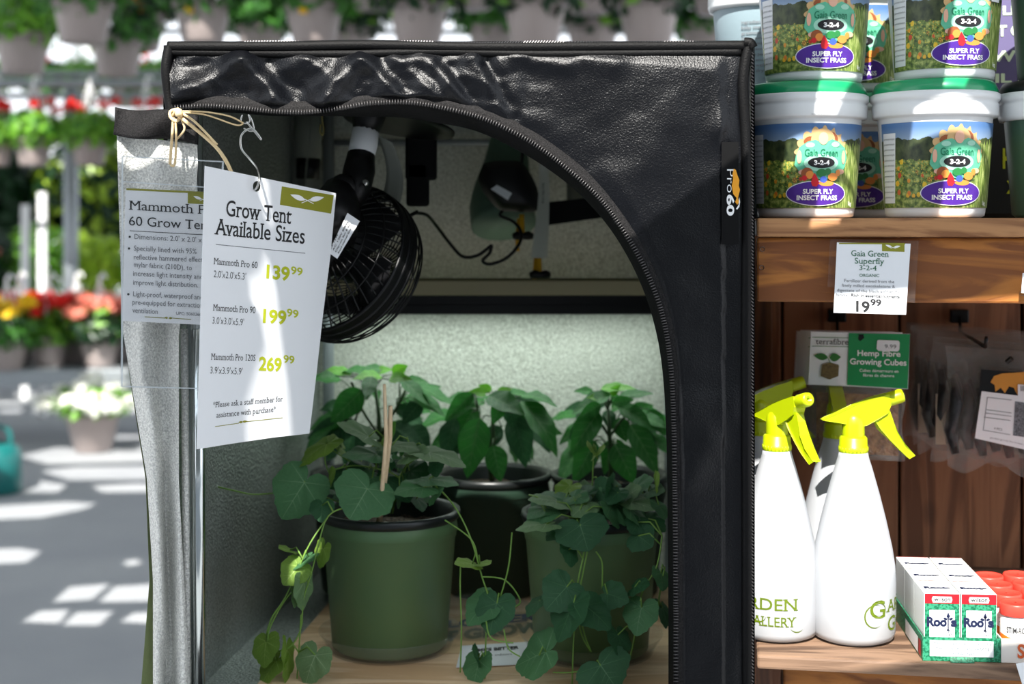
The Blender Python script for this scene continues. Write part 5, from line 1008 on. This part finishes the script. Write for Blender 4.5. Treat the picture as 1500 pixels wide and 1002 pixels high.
# ---------------------------------------------------------------- hanging goods under the upper shelf
for px, py, lb in ((1226, 462, 'black peg hook plate above the hemp cube packs'), (1405, 463, 'black peg hook plate above the clear bags')):
    p = SPy(px, py, .43); t = thing('peg_hook', lb, 'hook', p); build(MB().box(p, (.024, .012, .018), RZ), 'hook_plate', m_dark, t, bevel=.002)
    build(MB().lathe([(.0001, -.001), (.0022, -.001), (.0025, .001)], 10, p - EY * .0065, RZ @ Matrix.Rotation(math.pi / 2, 4, 'X')), 'screw', m_steel, t)
    z2 = p.z - .02; build(MB().tube([p - EY * .004, p - EY * .01 - Vector((0, 0, .02)), p - EY * .20 - Vector((0, 0, .024)), p - EY * .21 - Vector((0, 0, .012))], .0022, 8), 'hook_rod', m_dark, t, True)
m_hgreen = M('hemp_green', (16, 140, 76), .4); m_fibre = M('hemp_fibre', (176, 132, 88), .85, 0, (160, 1, .006), (120, (120, 80, 50), 5, .2)); m_mid = M('print_leafgreen', (40, 110, 40), .5); m_cube = M('print_cube', (120, 104, 60), .6, var=(400, (84, 70, 40), 3, .2))
for i in range(6):
    d = .20 + i * .032; sh = -4.2 * i; sc_ = 1 - i * .012
    jx, jy = (0, -1.5, 1, -.5, 1.2, 0)[i], (0, 1.5, -1.2, 2, -1, 1)[i]
    Xp = lambda x: 1186 + sh + jx + (x - 1186) * sc_; Yp = lambda y: 486 + (y - 486) * sc_ - i * .4 + jy
    pt = lambda x, y, dd=0: SPy(Xp(x), Yp(y), d + dd)
    t = thing('hemp_cube_pack', ('frontmost', 'second', 'third', 'fourth', 'fifth', 'rearmost')[i] + ' hemp growing cube pack of the hanging row', 'pack', pt(1259, 486), 0, 'hanging hemp cube packs')
    build(MB().quad(pt(1188, 486), pt(1333, 489), pt(1330, 570), pt(1184, 563)), 'header_card', m_paper, t, solid=.0008)
    pl_ = Plane(pt(1188, 486, -.001), pt(1333, 489, -.001), pt(1184, 563, -.001))
    if i < 2:
        S = lambda pts: [(Xp(x), Yp(y)) for x, y in pts]
        flat(t, pl_, m_hgreen, [S([(1243.5, 488), (1333, 489.5), (1329.5, 569.5), (1241, 564)])], .0005, 'green_panel')
        print_lines(t, pl_, m_print, [('terrafibre', (Xp(1195), Yp(504)), (Xp(1243), Yp(505)), 8, True, 0)], .0012, 'brand_lettering')
        flat(t, pl_, m_mid, [S(leafpoly(1213, 524, 1192, 521, 5)), S(leafpoly(1215, 524, 1232, 523, 6)), S(line(1213, 525, 1217, 533, 2)), S(line(1190, 494, 1243, 495, .8)), S(line(1189.5, 507, 1243, 508, .8))], .001, 'printed_sprout')
        flat(t, pl_, m_cube, [S([(1204, 534), (1216, 531), (1229, 535), (1228, 551), (1215, 556), (1202, 551)])], .001, 'printed_cube')
        if i == 0:
            print_lines(t, pl_, m_white, [('Hemp Fibre', (1256, 521), (1319, 522.5), 8, False, .022), ('Growing Cubes', (1245, 533.5), (1328, 535.5), 8.5, False, .022), ('Cubes démarreurs en', (1259, 544.5), (1316, 546), 4.2, False, .01), ('fibres de chanvre', (1264, 551.5), (1310, 552.5), 4.2, False, .01)], .0012)
            flat(t, pl_, m_paper, [[(1285, 499), (1287, 498), (1316, 499), (1318, 502), (1317.5, 512), (1315, 515), (1287, 514), (1284, 511)]], .0014, 'price_sticker'); print_lines(t, pl_, m_grey_ink, [('9.99', (1296, 510), (1313, 510.5), 5.5)], .0017, 'price_lettering')
            flat(t, pl_, m_dark, [[(1258, 490), (1265, 490), (1266, 495), (1260, 500), (1257, 497)]], .0014, 'punched_slot')
    def bag(u, v, s_): 
        x = 1188 + 136 * u + 3 * math.sin(v * 9 + i); y = 562 + 108 * v + 6 * u; return pt(x, y, .004 - s_ * (.011 * math.sin(math.pi * u) ** .5 * math.sin(math.pi * min(1, .08 + .92 * v)) ** .5 + .002 * noise.noise(Vector((u * 6, v * 6, i)))))
    mb = MB(); mb.grid(lambda u, v: bag(u, v, 1), 18, 14); mb.grid(lambda u, v: bag(1 - u, v, -1), 18, 14); build(mb, 'plastic_bag', m_clear2, t, True)
    def fib(u, v, s_): x = 1196 + 120 * u; y = 574 + 88 * v + 6 * u; return pt(x, y, .004 - s_ * (.008 * math.sin(math.pi * u) ** .5 * math.sin(math.pi * v) ** .5))
    if i % 2 == 0: mb = MB(); mb.grid(lambda u, v: fib(u, v, 1), 14, 12); mb.grid(lambda u, v: fib(1 - u, v, -1), 14, 12); build(mb, 'hemp_fibre', m_fibre, t, True)
m_blk = M('black_cloth_goods', (34, 35, 39), .4, 0, (50, 1, .006)); m_crm = M('cream_card', (196, 180, 160), .6); m_orp = M('orange_print', (206, 140, 46), .5); m_gph = M('photo_grey', (130, 134, 140), .5, var=(500, (60, 62, 66), 3, .2))
for i in range(5):
    d = .265 + i * .032; ox, oy = (0, -18, -33, -44, -52)[i], (0, -14, -24, -30, -34)[i]
    pt = lambda x, y, dd=0: SPy(x + ox, y + oy + (x - 1395) * .075, d + dd)
    t = thing('glove_bag', ('frontmost clear bag with white card and orange print', 'second clear bag of black goods behind the white card', 'third clear bag of black goods in the row', 'fourth clear bag of black goods near the back', 'rearmost clear bag of black goods by the planks')[i], 'bag', pt(1450, 520), 0, 'hanging clear bags')
    x0, x1, y0, y1 = 1384 - i * 2, 1560, 507, 682
    def bg(u, v, s_):
        x = x0 + (x1 - x0) * u + 4 * math.sin(v * 8 + i * 2); y = y0 + (y1 - y0 + 10 * math.sin(u * 12 + i)) * v; return pt(x, y, -s_ * (.012 * math.sin(math.pi * u) ** .5 * math.sin(math.pi * v) ** .7) + .003 * noise.noise(Vector((u * 7, v * 7, i))))
    mb = MB(); mb.grid(lambda u, v: bg(u, v, 1), 26, 22); mb.grid(lambda u, v: bg(1 - u, v, -1), 26, 22); build(mb, 'plastic_bag', m_clear2, t, True)
    mb = MB()
    for k in range(8):
        a = 1396 + k * 20; mb.tube([pt(a, 555 + 5 * (k % 3), .002), pt(a + 5, 590, -.004 + .004 * (k % 2)), pt(a - 3, 630, .003), pt(a + 4, 664 - 8 * (k % 2), 0)], [.004, .008, .0085, .005], 8)
    build(mb, 'black_goods', m_blk, t, True)
    build(MB().tube([pt(x0 + 4, 516, -.002), pt((x0 + x1) / 2, 518, -.003), pt(x1, 517, -.002)], .0012, 6), 'zip_seal', m_clear2, t)
    if i in (1, 3): build(MB().box(pt(1390 + 6, 628, -.004), (.012, .003, .062), RZ), 'side_card', m_crm, t)
    if i == 0:
        p3 = Plane(pt(1430, 545, -.017), pt(1560, 545, -.017), pt(1430, 640, -.017))
        flat(t, p3, m_dark, [[(1437, 541), (1560, 550), (1560, 590), (1434, 580)]], 0, 'black_card')
        flat(t, p3, m_orp, [[(1451, 560), (1456, 551), (1468, 547), (1484, 546), (1500, 545), (1530, 548), (1540, 560), (1538, 582), (1490, 578), (1485, 568), (1478, 566), (1472, 576), (1466, 568), (1458, 574), (1457, 564)]], .0008, 'printed_shape')
        flat(t, p3, m_paper, [[(1438, 573), (1560, 588), (1552, 670), (1428, 642)]], .0014, 'white_card')
        flat(t, p3, m_gph, [[(1487, 588), (1560, 598), (1556, 648), (1484, 638)]], .002, 'printed_photo')
        flat(t, p3, m_grey_ink, [line(1446, 582, 1482, 586, .7), line(1440, 630, 1480, 637, .7), line(1444, 600, 1482, 605, .8), line(1443, 605, 1482, 610, .8), line(1441, 611, 1480, 616, .8), [(1446, 582), (1446.8, 582), (1440.8, 630), (1440, 630)]], .002, 'printed_rules')
        print_lines(t, p3, m_grey_ink, [('4 PCS', (1456, 629), (1468, 631), 3.4), ('garden goods for home and greenhouse use', (1450, 642), (1540, 660), 2.6)], .002)
        flat(t, p3, m_paper, [[(1491, 563), (1515, 565), (1515, 585), (1491, 582)]], .0026, 'price_sticker'); flat(t, p3, m_print, [line(1495 + k * 2.1, 569, 1495.9 + k * 2.1, 569, 8) for k in range(6)], .003, 'barcode')
        build(MB().tube([pt(1475, 524, -.012), pt(1482, 518, -.016)], .003, 8), 'bag_clip', m_dark, t)

# ---------------------------------------------------------------- spray bottles on the lower shelf
m_bot = M('frosted_white_bottle', (190, 193, 197), .42, transl=.2); m_lime2 = M('lime_plastic', (178, 196, 10), .35, transl=.06); m_logo = M('lime_print', (92, 112, 4), .5)
Q = 1.555 / F; HBt = .203
bprof = [(.001, 0), (.036, 0), (.0425, .003), (.0448, .009), (.0455, .03), (.0455, .062), (.0445, .080), (.0415, .100), (.0350, .130), (.0275, .160), (.0205, .185), (.0165, .198), (.0155, .203), (.001, .203)]
def brad(z):
    for (r0, z0), (r1, z1) in zip(bprof[1:], bprof[2:]):
        if z <= z1: return r0 + (r1 - r0) * (z - z0) / max(1e-6, z1 - z0)
    return .016
def extr(mb, pts, th):                                                   # profile in the x-z plane, thickness along y
    n = len(pts); v = [(x * Q, -th * Q, z * Q) for x, z in pts] + [(x * Q, th * Q, z * Q) for x, z in pts]
    tr = tessellate_polygon([[Vector((x, z, 0)) for x, z in pts]]); return mb.add(v, [tuple(k) for k in tr] + [tuple(n + i for i in reversed(k)) for k in tr] + [(i, (i + 1) % n, n + (i + 1) % n, n + i) for i in range(n)])
def shiftz(mb, z): 
    for v in mb.v: v.z += z
    return mb
def sprayer(lb, px, d, hr, lr):
    p = SP(px, d, ZL + .0006); t = thing('spray_bottle', lb, 'spray bottle', (0, 0, 0), 0, 'white spray bottles on the lower shelf')
    build(MB().lathe(bprof, 48), 'bottle', m_bot, t, True)
    def rot_(mb):
        m = Matrix.Rotation(hr, 3, 'Z'); mb.v = [m @ v + Vector((0, 0, HBt)) for v in mb.v]; return mb
    mb = MB(); mb.lathe([(.001, -.0005), (.0155, -.0005), (.0158, .001), (.0158, .006), (.0152, .0065), (.0150, .0155), (.013, .0175), (.001, .0175)], 36)
    for k in range(24):
        a = k * math.pi / 12; mb.box((.0154 * math.cos(a), .0154 * math.sin(a), .0035), (.0012, .0012, .005))
    build(rot_(mb), 'collar', m_lime2, t, True)
    build(rot_(MB().lathe([(.0122, .017), (.0122, .030), (.0112, .037), (.008, .042), (.001, .044)], 28)), 'neck_dome', m_lime2, t, True)
    mb = MB(); extr(mb, [(-46, 47), (-40, 50), (-28, 55), (4, 70), (28, 79), (50, 85), (53, 70), (48, 58), (36, 50), (18, 40), (8, 38), (-14, 42), (-32, 45)], 10.5); build(rot_(mb), 'trigger_body', m_lime2, t, bevel=.0022)
    mb = MB(); extr(mb, [(40, 64), (50, 60), (54, 48), (63, 30), (74, 12), (86, -4), (81, -7), (66, 4), (52, 18), (38, 34), (30, 46)], 6.5); build(rot_(mb), 'trigger', m_lime2, t, bevel=.0018)
    mb = MB(); mb.lathe([(.001, -.002), (.0072, -.002), (.0078, 0), (.0078, .013), (.007, .016), (.003, .0165), (.0025, .012), (.001, .012)], 24, Vector((52 * Q, 0, 77 * Q)), Matrix.Rotation(math.radians(74), 4, 'Y')); build(rot_(mb), 'nozzle', m_lime2, t, True)
    def wb(x, y, lift=.0): r_ = brad(y) + .0004 + lift; a = x / r_ + lr; return Vector((r_ * math.sin(a), -r_ * math.cos(a), y))
    if lr is not None:
        sh_ = []
        for s, x0, x1, y, cap in (('G', -.046, -.027, .032, .0185), ('ARDEN', -.025, .047, .037, .0125), ('G', -.022, -.006, .016, .0155), ('ALLERY', -.004, .045, .0195, .0105)):
            v, f = txt2d(s, x0, x1, y, cap, True, .006); sh_.append((v, f))
        def arc(cx, cy, r0, a0, a1, w, n=20):
            P = [(cx + r0 * math.cos(a0 + (a1 - a0) * k / n) * 1.0, cy + r0 * math.sin(a0 + (a1 - a0) * k / n)) for k in range(n + 1)]; P2 = [(cx + (r0 - w * math.sin(math.pi * k / n)) * math.cos(a0 + (a1 - a0) * k / n), cy + (r0 - w * math.sin(math.pi * k / n)) * math.sin(a0 + (a1 - a0) * k / n)) for k in range(n + 1)]
            return P + P2, [(k, k + 1, n + 2 + k, n + 1 + k) for k in range(n)]
        sh_ += [arc(-.040, .034, .0125, .9, 5.4, .0016), arc(-.034, .040, .008, -1, 2.5, .001), arc(.004, .031, .008, 3.2, 6.2, .0012), arc(.046, .022, .009, 3.6, 5.6, .001)]
        art(t, 'printed_name', m_logo, sh_, .0001, wb)
    t.location = p; return t
sprayer('white spray bottle in front nearest the boxes, lime trigger pointing right', 1250, .078, 0, math.radians(66))
sprayer('white spray bottle in front against the tent edge', 1138, .078, math.radians(-62), math.radians(-40))
sprayer('white spray bottle behind the one against the tent', 1112, .195, math.radians(4), math.radians(-100))
sprayer('white spray bottle behind, its lime head turned away', 1226, .185, math.radians(84), math.radians(190))

# ---------------------------------------------------------------- boxed rooting stimulator and jars
T0 = Vector((.4275, 1.478, ZL + .0004)); TA = math.radians(-5); TR = Matrix.Rotation(TA, 3, 'Z')
def TL_(x, y, z=0): return T0 + TR @ Vector((x, y, z))
m_bg = M('green_box_print', (8, 96, 64), .45, var=(420, (50, 140, 104), 2, .04)); m_boxw = M('white_carton', (236, 238, 234), .5); m_redb = M('red_band', (160, 20, 32), .45); m_navy = M('navy_lettering', (12, 24, 60), .5)
BW, BD, BH = .0362, .0535, .0672
def fpt(x, z, lift, w=None): return Vector((x, -BD / 2 - lift, z))
bx = thing('stimulator_box', 'x', 'box', (0, 0, 0))
build(MB().box((0, 0, BH / 2), (BW, BD, BH)), 'carton', m_boxw, bx, bevel=.0006)
def fr(par, name, mat, shapes, lift, k=None):
    mb = MB()
    for v, f in shapes: mb.add([fpt(x, z, lift) for x, z in v], f)
    return build(mb, name, mat, par)
def rc(x0, z0, x1, z1): return [(x0, z0), (x1, z0), (x1, z1), (x0, z1)], [(0, 1, 2, 3)]
fr(bx, 'green_front', m_bg, [rc(-.0176, .0005, .0176, .0575)], .0004); fr(bx, 'red_band', m_redb, [rc(-.0176, .0565, .0176, .0668)], .0006)
fr(bx, 'name_plate', m_white, [rc(-.0095, .0578, .0095, .0640), ([(-.0095, .058), (-.0105, .061), (-.0095, .064)], [(0, 1, 2)]), ([(.0095, .058), (.0105, .061), (.0095, .064)], [(0, 1, 2)])], .0008); fr(bx, 'white_panel', m_white, [rc(-.0128, .004, .0128, .050)], .0007)
fr(bx, 'lettering', m_print, [txt2d('wilson', -.0085, .0085, .0593, .0044, False, .02)], .0011)
fr(bx, 'roots_lettering', m_navy, [txt2d('Roo', -.0155, .0048, .0335, .0088, False, .05), txt2d('s', .0088, .0150, .0335, .0088, False, .05)] + [([(.0056, .029), (.0068, .029), (.0068, .0445), (.0056, .0445)], [(0, 1, 2, 3)]), poly([(.0062, .0482), (.0042, .0432), (.0062, .0415), (.0082, .0432)]), poly([(.0058, .041), (.0025, .0428), (.001, .041), (.004, .0392)]), poly([(.0066, .041), (.0098, .0428), (.0113, .041), (.0084, .0392)])] +
   [([(.0062, .0305), (.0062 + a, .0305 - b_), (.0058 + a, .0303 - b_), (.0056, .0305)], [(0, 1, 2, 3)]) for a, b_ in ((-.006, .004), (-.004, .006), (-.0015, .0075), (.0015, .0075), (.004, .006), (.006, .004))], .0011)
fr(bx, 'small_lettering', m_grey_ink, [txt2d('LIQUID ROOT', -.0118, .002, .0462, .002, True), txt2d('STIMULATOR', -.0118, .0015, .0435, .002, True), txt2d('stimulateur', -.0118, 0, .0305, .0012), txt2d('for cuttings and transplants', -.011, .011, .024, .0013), txt2d('rooting powder for plants', -.0105, .0105, .0205, .0013), txt2d('helps new roots to grow', -.0105, .0105, .017, .0013)], .0011)
mb = MB()
for v, f in (txt2d('Roots', -.014, .013, .010, .007, False, .06),): mb.add([Vector((x, z - .018, BH + .0004)) for x, z in v], f)
build(mb, 'top_lettering', m_navy, bx)
mb = MB(); mb.add([(-BW / 2 + .0005, BD / 2 - .0022, BH + .0003), (BW / 2 - .0005, BD / 2 - .0022, BH + .0003), (BW / 2 - .0005, BD / 2 - .0005, BH + .0003), (-BW / 2 + .0005, BD / 2 - .0005, BH + .0003)], [(0, 1, 2, 3)]); build(mb, 'red_edge', m_redb, bx)
nm = {(0, 0): 'front left', (1, 0): 'front right', (0, 1): 'middle left', (1, 1): 'middle right', (0, 2): 'rear left', (1, 2): 'rear right'}
for j in range(3):
    for i in range(2):
        p = TL_(.0195 + i * .0375, .003 + BD / 2 + j * (BD + .0008), .0016); lb = 'white and green carton, %s one in the green display tray' % nm[(i, j)]
        if i == j == 0: bx.location = p; bx.rotation_euler = (0, 0, TA); bx['label'] = lb; bx['group'] = 'root stimulator cartons'
        else: dup(bx, p, TA, lb, 'root stimulator cartons')
def tray(lb, x0, x1, dep, hf, mat, words, inkm, panel=True):
    t = thing('display_tray', lb, 'tray', T0); t.location = TL_((x0 + x1) / 2, 0); r0 = t.location
    def B_(x0, y0, z0, x1, y1, z1): return MB().box(TL_((x0 + x1) / 2, (y0 + y1) / 2, (z0 + z1) / 2), (abs(x1 - x0), abs(y1 - y0), abs(z1 - z0)), TR.to_4x4())
    build(B_(x0, -.001, 0, x1, dep, .001), 'tray_base', mat, t); build(B_(x0, -.0022, 0, x1, -.001, hf), 'front_wall', mat, t); build(B_(x0 - .0012, -.0022, 0, x0, dep, hf), 'side_wall', mat, t); build(B_(x1, -.0022, 0, x1 + .0012, dep, hf), 'side_wall', mat, t); build(B_(x0, dep, 0, x1, dep + .0012, hf * 1.2), 'rear_wall', mat, t)
    def fz(x, z, l): return TL_(x, -.0022 - l, z)
    if panel:
        mb = MB(); v, f = rc(x0 + .006, .005, x1 - .006, hf - .003); mb.add([fz(x, z, .0004) for x, z in v], f); build(mb, 'white_panel', m_white, t)
        mb = MB(); v, f = rc(.02, .002, .09, hf - .006); mb.add([TL_(x0 - .0017, x, z) for x, z in v], f); build(mb, 'side_panel', m_white, t)
        mb = MB(); v, f = rc(.004, .002, .017, hf - .006); mb.add([TL_(x0 - .0017, x, z) for x, z in v], f); build(mb, 'red_panel', m_redb, t)
        mb = MB(); v, f = rc((x0 + x1) / 2 - .012, -.0001, (x0 + x1) / 2 + .012, .0045); mb.add([fz(x, z, .001 + (.0045 - z) * .8) for x, z in v], f); build(mb, 'tray_tab', mat, t, solid=.0006)
    mb = MB()
    for s, a, b_, z, cap, se, bo in words: v, f = txt2d(s, a, b_, z, cap, se, bo); mb.add([fz(x, zz, .0008) for x, zz in v], f)
    build(mb, 'lettering', inkm, t); return t
tray('green display tray holding six white and green cartons', 0, .0765, .166, .0245, m_bg, [('STIMULATES RAPID ROOT GROWTH', .0085, .068, .0168, .0026, True, 0), ('STIMULE LA CROISSANCE RAPIDE', .0105, .066, .0118, .0026, True, 0), ('DES RACINES!', .026, .052, .0068, .0026, True, 0)], M('teal_ink', (14, 66, 84), .5))
tray('white display tray with orange letters holding the red lidded jars', .0795, .186, .170, .0245, M('cream_tray', (226, 220, 212), .5), [('STIM-ROOT', .0945, .180, .0055, .0135, False, .03)], M('rust_ink', (206, 92, 40), .5), False)
jr = thing('rooting_jar', 'x', 'jar', (0, 0, 0)); m_jar = M('white_jar', (236, 236, 234), .3); m_lid = M('coral_lid', (226, 66, 52), .4); m_jor = M('jar_orange', (236, 120, 30), .45)
build(MB().lathe([(.001, 0), (.0145, 0), (.0155, .001), (.0158, .004), (.0158, .038), (.0150, .041), (.0135, .0435), (.001, .0435)], 32), 'jar_body', m_jar, jr, True)
build(MB().lathe([(.0162, .0435), (.0165, .044), (.0165, .0545), (.0155, .0562), (.0142, .0560), (.0138, .0555), (.001, .0555)], 40), 'lid', m_lid, jr, True)
def wj(x, y, lift=0): r_ = .0160 + lift; a = x / r_; return Vector((r_ * math.sin(a), -r_ * math.cos(a), y))
art(jr, 'orange_band', m_jor, [([(-.024 + .048 * k / 16, .012) for k in range(17)] + [(-.024 + .048 * k / 16, .0225 + .002 * math.cos(k / 2.5)) for k in range(17)], [(k, k + 1, 18 + k, 17 + k) for k in range(16)])], .0001, wj)
art(jr, 'lettering', m_print, [txt2d('STIM-ROOT', -.0135, .0135, .0270, .0058, False, .02)], .0003, wj); art(jr, 'small_lettering', m_print, [txt2d('rooting powder', -.002, .012, .0205, .0018)], .0005, wj); art(jr, 'red_mark', m_redb, [txt2d('3', .0155, .019, .0275, .006, False, .06)], .0003, wj)
order = ('front', 'second', 'third', 'rear'); k = 0
for i in range(3):
    for j in range(4):
        p = TL_(.0985 + i * .0345, .020 + j * .0385 + (.008 if i == 1 else 0), .0013); lb = '%s jar with coral lid in the %s column of the white tray' % (order[j], ('left', 'middle', 'right')[i])
        if k == 0: jr.location = p; jr.rotation_euler = (0, 0, TA); jr['label'] = lb; jr['group'] = 'coral lidded jars in the tray'
        else: dup(jr, p, TA + R.uniform(-.4, .4) * (j > 0), lb, 'coral lidded jars in the tray')
        k += 1
